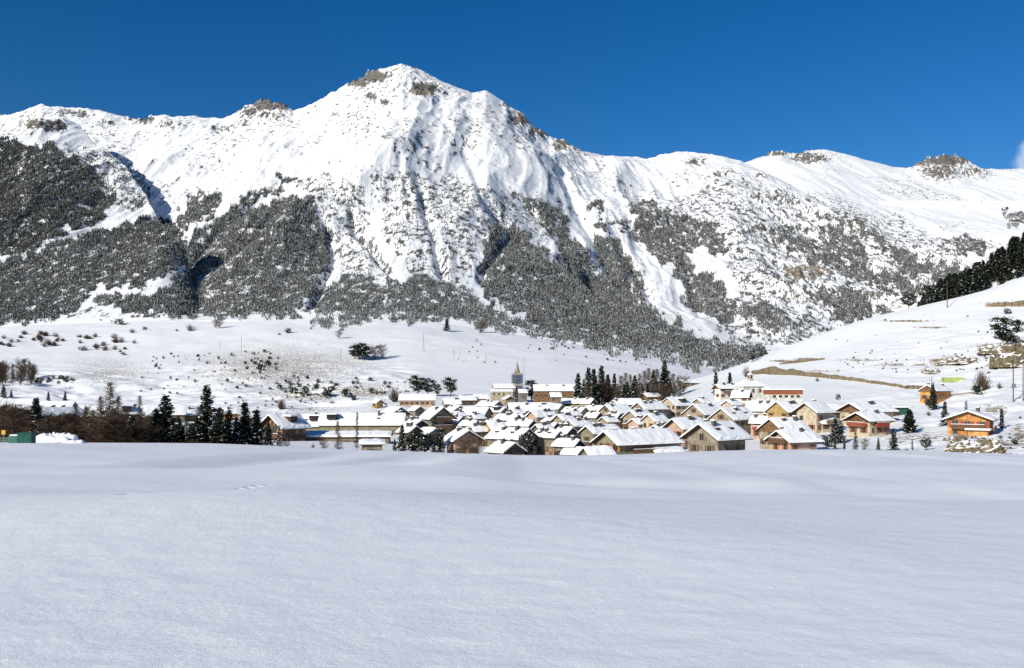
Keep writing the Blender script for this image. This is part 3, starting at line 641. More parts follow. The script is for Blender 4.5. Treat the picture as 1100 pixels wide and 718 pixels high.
def house(x0, x1, top, th, g, hw, col, sh, label, opts='', W=9.0, L=11.0, pitch=25, name='house', Yfix=None, grp='houses of the village', upper=None):
    """x0..x1: extent across the photograph; th: angle of the ridge; g: share of the width taken by the visible gable"""
    hw *= .96; t = abs(rad(th)); px = (x0 + x1) / 2; mt = math.tan(rad(pitch * 1.22)); l = (x1 - x0) - g; Y = 300.0
    for it in range(7):
        k = Y / F
        if math.sin(t) > .35 and g > 0: W = min(18, max(4.5, 1.04 * g * k / math.sin(t) - .6))
        if math.cos(t) > .35 and l > 0: L = min(46, max(4, 1.04 * l * k / math.cos(t) - .6))
        h = hw + W / 2 * mt + .6
        if Yfix: Y = Yfix; continue
        z, p = column(px); q = HZ - F * (z + h) / yy; kk = np.where((q <= top) & (yy > 175))[0]
        Y = .5 * (Y + (float(yy[kk[0]]) if len(kk) else 600.)) if it < 5 else (float(yy[kk[0]]) if len(kk) else 600.)
    Y2 = Y + (L * math.cos(t) * 0 + 0); x = (px - 550) / F * Y2; zt = (HZ - top) * Y / F; z = zt - h
    e = empty(name, (x, Y2, z), rad(th)); tag(e, label, 'house', grp)
    wm = wallmat(col); zr = hw + W / 2 * mt; sd_ = int(x0 * 7 + top * 13); gr = random.Random(sd_)
    m = MB(); m.extrude([(-W/2, -3.5), (W/2, -3.5), (W/2, hw), (0, zr), (-W/2, hw)], -L/2, L/2)
    obj('wall', m.mesh('wall', [wm]), e)
    if 'T' in opts:      # timber-boarded gables
        for s in (-1, 1):
            m = MB(); zb = hw - .6; xx = s * (L/2 + .002); m.extrude([(-W/2 - .03, zb), (W/2 + .03, zb), (W/2 + .03, hw - .02), (0, zr - .02), (-W/2 - .03, hw - .02)], min(xx, xx + s*.07), max(xx, xx + s*.07))
            obj('timber_gable', m.mesh('timber_gable', [wallmat(upper or 'brown')]), e)
    r = roof_set(e, W, L, zr, mt, eo=1.1 if 'E' in opts else .7, go=1.3 if 'E' in opts else .6, seed=sd_)
    nch = 3 if L > 16 else 2
    if 'n' not in opts:
        for k in range(nch):
            cx = gr.uniform(-.35, .35) * L; cy = gr.choice((-1, -1, 1)) * W * .16; chimney(r, cx, cy, zr - abs(cy) * mt + .5, gr.uniform(.7, 1.1), gr.uniform(.6, .9))
    if 'k' in opts:
        for fx in (.2, .7): 
            mm = MB(); cy = -W * .27; zz = zr - W*.27*mt + .62; xx = (fx - .5) * L; mm.box(xx - .5, xx + .5, cy - .6, cy + .6, zz - .3, zz + .14, 0); mm.box(xx - .42, xx + .42, cy - .5, cy + .5, zz + .14, zz + .16, 1)
            obj('skylight', mm.mesh('skylight', [M_wood, M_glass]), r)
    if 'D' in opts: dormer(r, gr.uniform(-.2, .2) * L, zr - W*.3*mt + .4, -1, 2.2, -W*.3, wm)
    # windows on every wall, in storeys
    fl = max(1, int((hw + .3) / 2.6))
    sides = [(-W/2, L, 'long', 0), (-L/2, W, 'gab', -90), (L/2, W, 'gab', 90), (W/2, L, 'long', 180)]
    for d, ln, kd, rz in sides:
        n = max(1, int(ln / 2.6)); a = rad(rz); out = (math.sin(a), -math.cos(a)); al = (math.cos(a), math.sin(a)); dist = abs(d)
        rows = [(f * 2.65 + .95, n) for f in range(fl)]
        if kd == 'gab' and W > 7.5: rows.append((fl * 2.65 + .6, 1))
        seen = not (rz == 180 or (rz == 90 and th > 0) or (rz == -90 and th < 0))
        for f, (zz, nn) in enumerate(rows):
            if zz + 1.2 > (hw - .15 if kd == 'long' else zr - 1.0): continue
            for k in range(nn):
                if gr.random() < (.15 if seen else .65): continue
                u = (k + .5 - nn / 2) * ln / nn + gr.uniform(-.2, .2); big = 'B' in opts and f == 1 and gr.random() < .5
                ww, hh = (1.05, 1.3) if not big else (1.6, 1.3)
                p = (out[0]*dist + al[0]*u, out[1]*dist + al[1]*u, zz)
                w_ = obj('window', win_mesh(ww, hh, 0), e, p, a)
                if sh and seen and gr.random() < .8:
                    for s_ in (-1, 1): obj('shutter', shut_mesh(ww, hh, sh), w_, (s_ * (ww * .75 + .1), 0, 0))
        if rz == 0: obj('door', door_mesh(), e, (out[0]*dist + al[0]*(ln*.5 - 1.0), out[1]*dist, 0), a)
    if 'b' in opts: balcony(e, L * .62, 2.75, (0, -W/2, 0), 0, 1.25, sh or 'b')
    if 'B' in opts:
        s = -1 if th > 0 else 1; balcony(e, W * .8, 2.75, (s*L/2, 0, 0), rad(90*s), 1.25, sh or 'b')
        if hw > 6.3: balcony(e, W * .6, 5.4, (s*L/2, 0, 0), rad(90*s), 1.1, sh or 'b')
    HOUSES.append((e, x, Y2, W, L)); return e, W, L, zr, r
h_ = house
# --- front right
e, W, L, zr, r = h_(1016,1069,440,55,33,5.3,'orange','o','large orange timber chalet with long balcony alone on the knoll at right','EB',pitch=17,name='chalet',Yfix=222,upper='orange')
balcony(e, L*.5, 2.4, (-L*.2, -W/2, 0), 0, 1.2, 'o')
for u in (-3.2, 0.2, 3.0): w_ = obj('window', win_mesh(1.3, 1.5, 0), e, (-L/2, u, 3.0), rad(-90)); [obj('shutter', shut_mesh(1.3, 1.5, 'r'), w_, (q*(1.3*.75 + .1), 0, 0)) for q in (-1, 1)]
m = MB(); m.box(-L/2 - 3.2, -L/2 - .02, -W/2, -W/2 + 4.5, -3, 2.3, 0); m.box(-L/2 - 3.6, -L/2 - .02, -W/2 - .5, -W/2 + 5, 2.302, 2.5, 1); m.box(-L/2 - 3.7, -L/2 - .02, -W/2 - .6, -W/2 + 5.1, 2.502, 2.9, 2); m.box(-L/2 - 2.6, -L/2 - .9, -W/2 - .06, -W/2 + .02, 0, 2, 3)
obj('garage', m.mesh('garage', [wallmat('orange'), M_wood, M_rsnow, shutmat('r')]), e)
h_(986,1024,413,38,11,4.2,'orange','b','orange-gabled house half buried in snow beyond the large orange chalet','T',name='chalet',upper='brown')
h_(912,954,442,28,14,4.6,'cream','r','low cream chalet with red shutters and red balcony, nearest left of the dark green cypress','EbBT',pitch=20,name='chalet')
h_(904,958,432,26,14,4.4,'cream','o','wide cream chalet just behind the red-balconied chalet','ET',pitch=20,name='chalet')
h_(886,902,434.5,15,0,3.2,'grey','b','small grey flat-looking house between the cream gabled house and the wide cream chalet','n',W=6)
h_(856,892,431.5,36,15,6.6,'cream','r','tall cream house with red-brown shutters and a porch, at the right end of the village','E',pitch=27)
h_(872,897,446,20,4,2.7,'cream','b','low cream porch building with open timber front below the tall cream house','bn',W=6,name='outbuilding')
h_(829,876,461,24,13,3.4,'pink','o','pink house with orange shutters, frontmost at the right edge of the village by the field','BE',pitch=24)
h_(818,866,448.5,24,15,5.0,'tan','b','tan house directly behind the frontmost pink house','T',pitch=25)
h_(826,862,430.5,28,14,5.2,'yellow','b','yellow-gabled house left of the tall cream house','T',pitch=27,upper='yellow')
h_(799,836,430.5,-26,13,4.8,'cream','g','cream house left of the yellow-gabled house, green shutters','',pitch=25)
h_(808,824,447,-30,6,5.0,'pink','r','narrow pink-red house squeezed between the big grey stone house and the tan one','b',name='house')
h_(738,801,453,38,26,6.8,'stone','b','largest grey stone house at the field edge, with wooden balcony and skylights','bkE',pitch=26,name='stone_house')
h_(762,814,437.5,38,20,6.2,'tan','b','tan house with two rows of small windows behind the largest grey stone house','k',pitch=27)
h_(734,775,433.5,38,18,5.6,'tan','b','plain tan gabled house, behind and left of the tan house with small windows','',pitch=27)
h_(716,759,448.5,34,14,6.3,'pink','o','pink house with orange shutters, left neighbour of the largest grey stone house','BE',pitch=27)
h_(709,742,426.5,36,14,5.4,'cream','b','cream gabled house with flat annex at the back, below the open snow slope','D',pitch=26)
h_(768,793,412.5,22,3,5.4,'white','o','white-walled chalet with orange shutters and wooden balcony, below the white chapel','ETb',pitch=24,name='chalet',upper='brown')
h_(784,809,419,-24,9,5.2,'white','r','small white chalet with dark gable, right in front of the chapel','T',pitch=24,name='chalet',upper='dark')
h_(688,710,422,28,6,3.6,'brown','b','small brown house at the foot of the grove behind the village','T',pitch=22)
h_(729,750,408,24,3,3.0,'tan','b','isolated tan barn with snow roof on the open slope above the village','n',name='barn')
h_(641,728,461,30,20,5.4,'olive','o','long olive-tan house with dark open eaves and orange shutters, frontmost in the middle','bEB',pitch=23)
h_(688,728,472,26,14,3.3,'tan','o','low tan wing with orange shutters joined in front of the long olive-tan house','BE',pitch=23)
h_(622,661,479,20,12,1.6,'stone','','low stone shed with smooth snow roof at field edge, left of the long olive-tan house','n',pitch=24,name='shed')
h_(726,744,481,14,0,1.8,'stone','r','low stone garage beneath the pink house at the field edge','n',W=6,name='garage',pitch=14)
h_(606,667,455.5,36,0,1,'tan','b','','',name='house') if False else None
h_(623,668,456,36,13,6.2,'olive','b','olive-walled house with balconies left of and behind the long olive-tan house','bB',pitch=25)
h_(606,636,450,36,10,6.0,'tan','b','tan gabled house with balcony, left neighbour of the olive-walled house','B',pitch=26)
h_(594,618,444.5,38,10,6.0,'tan','b','narrow tan gabled house behind the pink gable in the village middle','',pitch=27)
h_(643,680,434,34,14,5.6,'tan','b','tan house with long wooden balcony, second house right of the dark conifer grove foot','b',pitch=26)
h_(669,702,440,38,14,6.0,'tan','b','tan gabled house with three small windows, left of the cream house in the third row','B',pitch=27)
h_(678,717,431.5,36,12,5.6,'stone','b','big-roofed stone house behind the two tan gables in the middle right','',pitch=26)
h_(689,718,444,38,12,6.0,'cream','o','cream gabled house left of the pink house with orange shutters','',pitch=27)
h_(664,688,428,12,0,3.6,'grey','b','grey low-roofed house just below the grove','n',W=8)
h_(600,628,428,-30,9,3.8,'brown','b','brown house below the long building by the hedge','T',pitch=20)
h_(627,652,435.5,-32,9,4.2,'stone','b','stone house with wide snow roof, left of the long-balcony tan house','',pitch=22)
h_(604,632,437,-34,9,4.4,'tan','b','tan house with snow roof sloping left, beneath the brown house','k',pitch=22)
h_(585,607,434,-30,8,4.2,'stone','b','small stone house under the retaining wall by the church','',pitch=22)
h_(566,599,440.5,36,10,6.0,'pink','b','salmon-pink gabled house in the very middle of the old village','',pitch=27)
h_(583,602,447,-60,12,5.0,'stone','b','dark-gabled stone house right of the salmon-pink house','T',pitch=24,upper='dark')
h_(547,592,432.5,8,0,5.2,'tan','b','long tan house with wide snow roof below the church','k',W=10)
h_(540,553,425,-60,10,4.0,'tan','b','small tan gabled house directly below the church apse','T',pitch=22)
h_(512,540,430.5,-30,9,4.2,'stone','b','stone house with broad snow roof, left below the church','',pitch=20)
h_(509,524,423.5,15,0,3.6,'orange','b','low orange-walled house left of the church','n',W=7)
h_(493,510,425,15,0,3.2,'dark','b','low dark-walled house next to the low orange-walled house','n',W=7)
h_(524,546,437.5,-34,8,4.6,'tan','b','tan house with stepped snow roof in the old centre, left of the long tan house','D',pitch=22)
h_(496,528,437,-20,7,4.6,'stone','b','stone house with very large smooth snow roof at the old centre','n',pitch=24)
h_(520,542,451,20,6,5.4,'yellow','b','ochre-yellow old house with bare wall between two snow roofs','',pitch=20)
h_(531,561,444.5,-32,10,4.6,'stone','b','old stone house roofed in snow above the cluster of slanting roofs','',pitch=22)
h_(543,577,450.5,-34,10,4.6,'tan','b','upper house of the cluster of slanting parallel roofs','T',pitch=23,upper='dark')
h_(523,577,459,-36,20,4.6,'stone','b','widest house of the cluster of slanting parallel roofs, dark gable edge to the right','k',pitch=23,name='stone_house')
h_(523,563,474,-46,22,3.0,'stone','b','low stone house at the field edge, just left of the large round evergreen','T',pitch=23,upper='dark')
h_(535,554,482.5,-60,12,1.0,'stone','','tiny stone shed in front of the low stone house at the field edge','n',name='shed')
h_(574,604,462,-32,8,5.0,'stone','b','stone house with stepped snow roof, just right of the large round evergreen','k',pitch=22,name='stone_house')
h_(594,627,471,-34,12,3.6,'stone','b','stone house with a black chimney and slanting roof at the field edge','T',pitch=22,upper='dark')
h_(604,634,480,-24,8,1.8,'tan','','low tan shed with slanting snow roof, frontmost left of the snow-roofed stone shed','n',pitch=20,name='shed')
h_(574,592,455,30,7,5.2,'stone','b','old stone house tucked behind the stepped roof, right of the cluster','',pitch=24)
h_(480,514,460.5,-58,26,4.6,'pink','b','pale pink house with wide low gable facing the field, left half of the village','E',pitch=24)
h_(470,500,447,-28,8,4.4,'stone','b','stone house with hipped-looking snow roof and two chimneys, behind the pale pink wide gable','k',pitch=22)
h_(494,516,451,-30,8,4.4,'stone','b','snow-roofed stone house touching the back of the pale pink wide gable','',pitch=22)
h_(453,487,436.5,-55,23,6.6,'tan','b','big tan chalet-like house with dark balcony under a tall gable, left part of the village','ETB',pitch=29,name='chalet',upper='tan')
h_(475,504,435,-55,19,5.0,'tan','b','tan gabled house leaning on the right side of the big tan chalet','T',pitch=25,upper='tan')
h_(408,441,436.5,-55,18,4.6,'tan','b','tan house with dark gable boards, behind the right end of the long apartment block','T',pitch=25,upper='dark')
h_(439,456,436,-45,9,4.4,'stone','b','narrow stone house left of the big tan chalet','n',pitch=24)
h_(433,460,450,-50,13,4.8,'stone','b','stone house almost hidden by snow below the big tan chalet','T',pitch=24,upper='dark')
h_(449,473,459,-40,10,3.4,'grey','b','grey low house behind the front row of small pines','n',pitch=22)
h_(400,411,429,-40,5,3.0,'yellow','b','tiny yellowish hut on the rough bank above the apartment block','n',name='hut')
h_(430,467,423.5,4,0,3.6,'pink','b','long pale pinkish building with a row of windows below the two round pines','n',W=9)
INF = [(430,450,456.5,-35,9,4.2,'stone','small snow-roofed stone house right of the apartment block end'),(503,521,444,34,8,4.4,'tan','small tan house wedged behind the ochre-yellow old house'),(556,573,444.5,-30,8,4.6,'stone','small stone house left under the salmon-pink gable'),
 (560,584,436.5,-36,10,4.4,'tan','tan house whose roof touches the left of the salmon-pink gable roof'),(606,624,440.5,34,8,4.6,'olive','olive house above the narrow tan gable in the middle'),(628,648,442.5,-35,9,4.6,'stone','stone house between the olive-walled house and the stone house above it'),
 (655,671,429.5,32,7,4.2,'tan','small tan house at the foot of the grove, left part'),(699,716,431,-34,8,4.2,'stone','stone house just right of the big-roofed stone house'),(643,664,447,35,8,5.0,'tan','tan house peeping over the olive-walled house roof'),
 (583,600,453.5,-36,8,4.4,'tan','low tan house behind the stepped snow roof'),(477,494,427.5,10,0,3.4,'grey','low grey house with snow roof between the pinkish building and the dark-walled house'),(545,562,438.5,34,8,4.2,'brown','brown house above the cluster of slanting parallel roofs'),
 (622,641,428,-32,8,4.0,'tan','tan house right of the brown house by the long brown building'),(745,762,427.5,34,7,4.6,'tan','small tan house at the right behind the cream gabled house'),(776,796,429.5,34,8,4.8,'cream','cream house below the small white chalet'),
 (484,500,441.5,34,7,4.4,'stone','small stone house under the tan gable beside the big tan chalet'),(652,669,443,-35,8,4.8,'brown','brown-gabled house above the long olive-tan house'),(602,614,458,-40,6,4.4,'stone','narrow stone house at the left corner of the olive-walled house'),
 (418,436,443.5,36,8,4.6,'tan','tan house directly behind the right end of the apartment block'),(506,520,456,30,6,4.6,'stone','narrow stone house against the right side of the pale pink gable'),(676,694,449,36,8,5.0,'pink','pale pink gabled house left of the pink house with orange shutters'),(700,716,456,38,8,4.6,'stone','stone house behind the right end of the long olive-tan house'),
 (790,808,446,36,7,4.6,'tan','tan annex house right behind the roof of the largest grey stone house')]
for (a_, b_, c_, d_, e_, f_, g_, l_) in INF: h_(a_, b_, c_, d_, e_, f_, g_, 'b', l_, 'T' if d_ < 0 and e_ else '', pitch=24, upper='dark')
# long apartment block at left
for (xa, xb, lab) in ((326, 347, 'left section of the long tan apartment block, with one dormer'), (347, 433, 'long tan apartment block with dormer and skylights left of the village')):
    e, W, L, zr, r = h_(xa, xb, 443.5 if xa > 330 else 445, 3, 0, 7.2, 'olive', 'y' if False else 'b', lab, 'kn', W=11, name='apartment_block', Yfix=292 if xa > 330 else 295)
    dormer(r, (-L*.36 if xa > 330 else 1.0), zr - 3.3*math.tan(rad(25)) + .5, -1, 3.0, -3.3)
    chimney(r, L*.2, -1.5, zr); 
h_(308, 417, 463, 4, 0, 3.4, 'stone', 'b', 'long low annex with snow roof in front of the apartment block', 'n', W=7, pitch=12, name='annex', Yfix=245)
h_(388, 411, 471.5, 10, 0, 3.4, 'olive', 'b', 'small olive shed in front of the low annex, by the tall thin larch', 'n', W=5, pitch=9, name='shed')
h_(281,329,444,52,29,5.8,'dark','o','dark timber chalet with white lower wall, orange shutters and dormer left of the apartment block','EBD',pitch=27,name='chalet',Yfix=238,upper='dark')
h_(264,279,443,30,6,3.6,'brown','r','reddish-brown house glimpsed behind the front conifers','',Yfix=330,pitch=22)
h_(238,258,438,30,8,4.0,'orange','o','small orange house right of the tallest roadside pine','T',Yfix=380,upper='orange')
h_(188,214,437.5,30,12,4.2,'orange','o','orange house left of the tallest roadside pine','T',Yfix=350,upper='orange')
h_(177,200,436,20,5,3.6,'grey','b','grey house with blue-white snow roof left of the orange house','n',Yfix=340)
h_(152,172,437,20,0,5.4,'brown','b','brown-walled house with snow roof behind the dark roadside pine','n',Yfix=290,W=9)
h_(122,152,437,34,10,6.4,'dark','b','dark timber house with two snow-patched roof panels behind the tall bare larches','D',Yfix=250)
h_(44,80,437.5,58,14,4.2,'orange','o','small orange-brown gabled chalet peeping over the brown thicket at left','ET',Yfix=240,name='chalet',upper='orange')
h_(46,78,431,8,0,4.0,'stone','b','snow-roofed house above the orange-brown gabled chalet at far left','n',Yfix=330,W=10)
h_(-6,36,428.5,10,0,4.5,'grey','b','long snow-roofed grey house at the far left edge','n',Yfix=350,W=12)
h_(-14,12,434,20,0,4.0,'stone','b','snow-roofed stone house cut by the left edge, behind the dark conifer','n',Yfix=280,W=10)
h_(90,118,436,12,0,4.0,'stone','b','low snow-roofed house behind the tangle of bare larches','n',Yfix=320,W=10)

# ------------------------------------------------------------------ church
def pyr(m, cx, cy, s, z0, z1, mi, n=4, rot=math.pi/4):
    vs = [(cx + s*math.cos(rot + k*2*math.pi/n), cy + s*math.sin(rot + k*2*math.pi/n), z0) for k in range(n)] + [(cx, cy, z1)]
    m.add(vs, [(k, (k + 1) % n, n) for k in range(n)] + [tuple(range(n - 1, -1, -1))], mi)
Yc = 545; xc = (541 - 550)/F*Yc; zc0 = (HZ - 426)*Yc/F
ch = empty('church', (xc, Yc, zc0), rad(12)); tag(ch, 'cream church with snowy nave roof and slender stone steeple above the village', 'church')
m = MB(); m.extrude([(-5, -4), (5, -4), (5, 6.2), (0, 9.0), (-5, 6.2)], -7.5, 7.5); obj('nave_wall', m.mesh('nave_wall', [wallmat('cream')]), ch)
roof_set(ch, 10, 15, 9.0, .56, .4, .3, .4, seed=3)
m = MB(); m.box(-10.5, 5, -8.2, -5.01, -4, 3.6, 0); obj('aisle_wall', m.mesh('aisle_wall', [wallmat('cream')]), ch)
m = MB(); m.add([(-10.9,-8.6,3.6),(5.3,-8.6,3.6),(5.3,-5.02,5.2),(-10.9,-5.02,5.2),(-10.9,-8.6,4.0),(5.3,-8.6,4.0),(5.3,-5.02,5.6),(-10.9,-5.02,5.6)], [(3,2,1,0),(4,5,6,7),(0,1,5,4),(1,2,6,5),(2,3,7,6),(3,0,4,7)]); obj('aisle_roof', m.mesh('aisle_roof', [M_rsnow]), ch)
for x in (-8.5, -5, -1.5, 2.5): obj('window', win_mesh(1.0, 1.6, 0), ch, (x, -8.2, 1.0), 0)
for x in (-5, -1, 3): obj('window', win_mesh(.9, .9, 0), ch, (x, -5.0, 5.25 - .02), 0)
for y in (-2, 2): obj('window', win_mesh(1.0, 2.2, 0), ch, (-7.5, y, 2.5), rad(-90))
m = MB(); m.box(7.6, 12.4, -2.4, 2.4, -4, 17, 0)
for z in (6, 11.5, 17): m.box(7.4, 12.6, -2.6, 2.6, z, z + .3, 0)
tw = obj('tower', m.mesh('tower', [wallmat('white')]), ch)
m = MB()
for s in (-.9, .9): m.box(10 + s - .5, 10 + s + .5, -2.46, -2.41, 12.4, 15.6, 0); m.box(7.54, 7.59, s - .5, s + .5, 12.4, 15.6, 0)
obj('belfry_opening', m.mesh('belfry_opening', [M_glass]), tw)
m = MB(); pyr(m, 10, 0, 2.1, 17.31, 26.4, 0, 8, math.pi/8)
for a in range(4): pyr(m, 10 + 2*math.cos(a*math.pi/2 + math.pi/4)*1.1, 2*math.sin(a*math.pi/2 + math.pi/4)*1.1, .5, 17.31, 19.6, 0)
sp_ = obj('spire', m.mesh('spire', [wallmat('tan')]), ch)
m = MB(); m.tube((10, 0, 26.2), (10, 0, 28), .09, .07, 5); m.box(9.55, 10.45, -.05, .05, 27.2, 27.35); obj('cross', m.mesh('cross', [M_metal]), sp_)
M_scaf = mat('scaffold_net', (.1, .13, .2), .8, .3, 1)
sc = empty('scaffold', (xc, Yc, zc0), rad(12)); tag(sc, 'dark scaffolding with blue netting wrapped round the church tower', 'scaffold')
m = MB()
for i in range(5):
    for s in (-3.3, 3.3):
        t_ = -3.3 + i*1.65; m.tube((10 + t_, s, -2), (10 + t_, s, 16.7), .09, .09, 4); m.tube((10 + s, t_, -2), (10 + s, t_, 16.7), .09, .09, 4)
obj('upright_pole', m.mesh('upright_pole', [M_metal]), sc)
m = MB()
for k in range(8):
    z = k*2.1 + 1.5; m.box(6.6, 13.4, -3.4, -2.7, z, z + .08); m.box(6.6, 7.3, -2.7, 3.4, z, z + .08); m.box(12.7, 13.4, -2.7, 3.4, z, z + .08); m.box(7.3, 12.7, 2.7, 3.4, z, z + .08)
    for zz in (.5, 1.0): m.tube((6.6, -3.42, z + zz), (13.4, -3.42, z + zz), .05, .05, 4); m.tube((6.58, -3.4, z + zz), (6.58, 3.4, z + zz), .05, .05, 4)
obj('platform', m.mesh('platform', [shutmat('b')]), sc)
m = MB()
for k in (1, 2, 4, 5, 6): z = k*2.1 + 1.7; m.box(7.0 + .5*(k % 2), 13.3, -3.5, -3.47, z, z + 1.6); m.box(6.5, 6.53, -3.0, 3.2, z, z + 1.6)
obj('netting', m.mesh('netting', [M_scaf]), sc)
ch.scale = (.88, .88, .85); sc.scale = (.88, .88, .85)
h_(557,565.5,418,10,0,4.2,'grey','','small grey sacristy beside the foot of the church tower','n',W=6,name='sacristy',Yfix=540)
for k, (px, tp) in enumerate(((561.8, 383), (563.8, 384.5))):
    x = (px - 550)/F*600; z = hz(x, 600); m = MB(); m.tube((x, 600, z - 1), (x, 600, (HZ - tp)*600/F), .16, .1, 6)
    for q in range(6): zz = z + (q + 3)*2.2; m.box(x - .35, x + .35, 599.95, 600.05, zz, zz + .08)
    o = obj('mast', m.mesh('mast', [M_metal])); tag(o, ('left' if k == 0 else 'right') + ' one of the two thin masts standing behind the church steeple', 'mast', 'masts behind the church')
# long building by the hedge
e, W, L, zr, r = h_(574,620,413,3,0,4.6,'brown','b','long brown building with snow roof and window row, right of the church below the hedge','',W=11,name='long_building',Yfix=520,upper='brown')
h_(591,602,421.5,6,0,3.4,'stone','b','small stone house in front of the long brown building','n',W=6,Yfix=470)
# chapel
Yk = 385; xk = (806 - 550)/F*Yk; zk = (HZ - 425)*Yk/F
cp = empty('chapel', (xk, Yk, zk), rad(20)); tag(cp, 'small white chapel with hipped snow roof and little bell turret below the retaining wall', 'chapel')
m = MB(); m.box(-6, 5, -3.6, 3.6, -3, 4.0, 0); obj('wall', m.mesh('wall', [wallmat('white')]), cp)
m = MB(); m.add([(-6.5,-4.1,4.0),(5.5,-4.1,4.0),(5.5,4.1,4.0),(-6.5,4.1,4.0),(-3,0,6.6),(2.5,0,6.6)], [(0,1,5,4),(1,2,5),(2,3,4,5),(3,0,4),(3,2,1,0)]); rr = obj('roof', m.mesh('roof', [M_wood]), cp)
m = MB(); m.add([(-6.6,-4.2,4.02),(5.6,-4.2,4.02),(5.6,4.2,4.02),(-6.6,4.2,4.02),(-3,0,7.1),(2.5,0,7.1),(-6.6,-4.2,4.35),(5.6,-4.2,4.35),(5.6,4.2,4.35),(-6.6,4.2,4.35)], [(6,7,5,4),(7,8,5),(8,9,4,5),(9,6,4),(0,1,7,6),(1,2,8,7),(2,3,9,8),(3,0,6,9)]); obj('snow_cover', m.mesh('snow_cover', [M_rsnow]), rr)
m = MB(); m.box(-1.0, .8, -.9, .9, 5.6, 9.3, 0); tt = obj('bell_turret', m.mesh('bell_turret', [wallmat('cream')]), cp)
m = MB(); pyr(m, -.1, 0, 1.6, 9.302, 10.3, 0); obj('turret_roof', m.mesh('turret_roof', [M_rsnow]), tt)
m = MB(); m.box(-.5, .3, -.96, -.9, 7.6, 8.9); m.box(-1.06, -1.0, -.4, .4, 7.6, 8.9); obj('bell_opening', m.mesh('bell_opening', [M_glass]), tt)
for x in (-4, -1, 2.5): obj('window', win_mesh(1.0, 1.5, 0), cp, (x, -3.6, 1.4), 0)
obj('window', win_mesh(1.0, 1.5, 0), cp, (-6, 1, 1.4), rad(-90)); obj('door', door_mesh(), cp, (-6, -1.4, 0), rad(-90))
# russet workshop
Yw = 345; xw = (841 - 550)/F*Yw; zw = (HZ - 429.5)*Yw/F
ws = empty('workshop', (xw, Yw, zw), rad(4)); tag(ws, 'long low workshop with rust-brown upper wall band and white base beneath the terraces', 'workshop')
m = MB(); m.box(-6.3, 6.3, -4, 4, -3, 2.2, 0); obj('wall', m.mesh('wall', [wallmat('white')]), ws)
m = MB(); m.box(-6.5, 6.5, -4.2, 4.2, 2.202, 3.9, 0); [m.box(-6.2 + k*1.3, -6.15 + k*1.3, -4.24, -4.2, 2.3, 3.85, 0) for k in range(10)]; obj('upper_wall', m.mesh('upper_wall', [mat('rust_boards', (.33, .1, .045), .85, .2, 2)]), ws)
m = MB(); m.extrude([(-4.8, 3.902), (4.8, 3.902), (4.8, 4.3), (0, 5.5), (-4.8, 4.3)], -6.9, 6.9); obj('roof_snow', m.mesh('roof_snow', [M_rsnow]), ws)
for k in range(5): obj('window', win_mesh(1.2, .9, 0), ws, (-5 + k*2.4, -4, .9), 0)
# dark garage hut right
Yg_ = 300; xg = (963 - 550)/F*Yg_; zg = hz(xg, Yg_)
gh = empty('garage_hut', (xg, Yg_, zg - .1), rad(6)); tag(gh, 'dark flat-roofed garage hut with green door left of the orange-gabled house', 'garage hut')
m = MB(); m.box(-3.1, 3.1, -2.5, 2.5, -2, 2.4, 0); obj('wall', m.mesh('wall', [wallmat('dark')]), gh)
m = MB(); m.box(.2, 2.7, -2.57, -2.5, 0, 2.1, 0); obj('door', m.mesh('door', [mat('green_door', (.02, .09, .07), .6)]), gh)
m = MB(); m.box(-3.5, 3.5, -2.9, 2.9, 2.402, 2.55, 0); rf_ = obj('roof', m.mesh('roof', [M_wood]), gh)
m = MB(); m.box(-3.5, 3.5, -2.9, 2.9, 2.553, 2.95, 0); obj('snow_cover', m.mesh('snow_cover', [M_rsnow]), rf_)
# green panelled container
Yp = Yat(1023, 410.5); xp = (1023.5 - 550)/F*Yp; zp = hz(xp, Yp)
gc = empty('container', (xp, Yp, zp), rad(2)); tag(gc, 'yellow-green three-panelled container on the snow slope above the orange chalet', 'container')
m = MB(); M_yg = mat('yellow_green_paint', (.3, .36, .09), .6, .1, 1); ww_ = 21.5*Yp/F/2
m.box(-ww_, ww_, -1.2, 1.2, -.6, 2.0, 0); obj('body', m.mesh('body', [M_yg]), gc)
for k in range(3):
    m = MB(); a = -ww_ + .15 + k*2*ww_/3; m.box(a, a + 2*ww_/3 - .3, -1.28, -1.2, .1, 1.85, 0); obj('panel', m.mesh('panel', [mat('pale_green_paint', (.38, .45, .14), .6, .1, 1)]), gc)
m = MB(); m.box(-ww_ - .05, ww_ + .05, -1.25, 1.25, 2.003, 2.2, 0); obj('snow_cover', m.mesh('snow_cover', [M_rsnow]), gc)
# small russet hut high on the terraces
h_(877,885,376.5,20,0,1.6,'brown','','tiny russet hut on the terraces above the retaining wall','n',W=4,name='hut',Yfix=570,pitch=15)

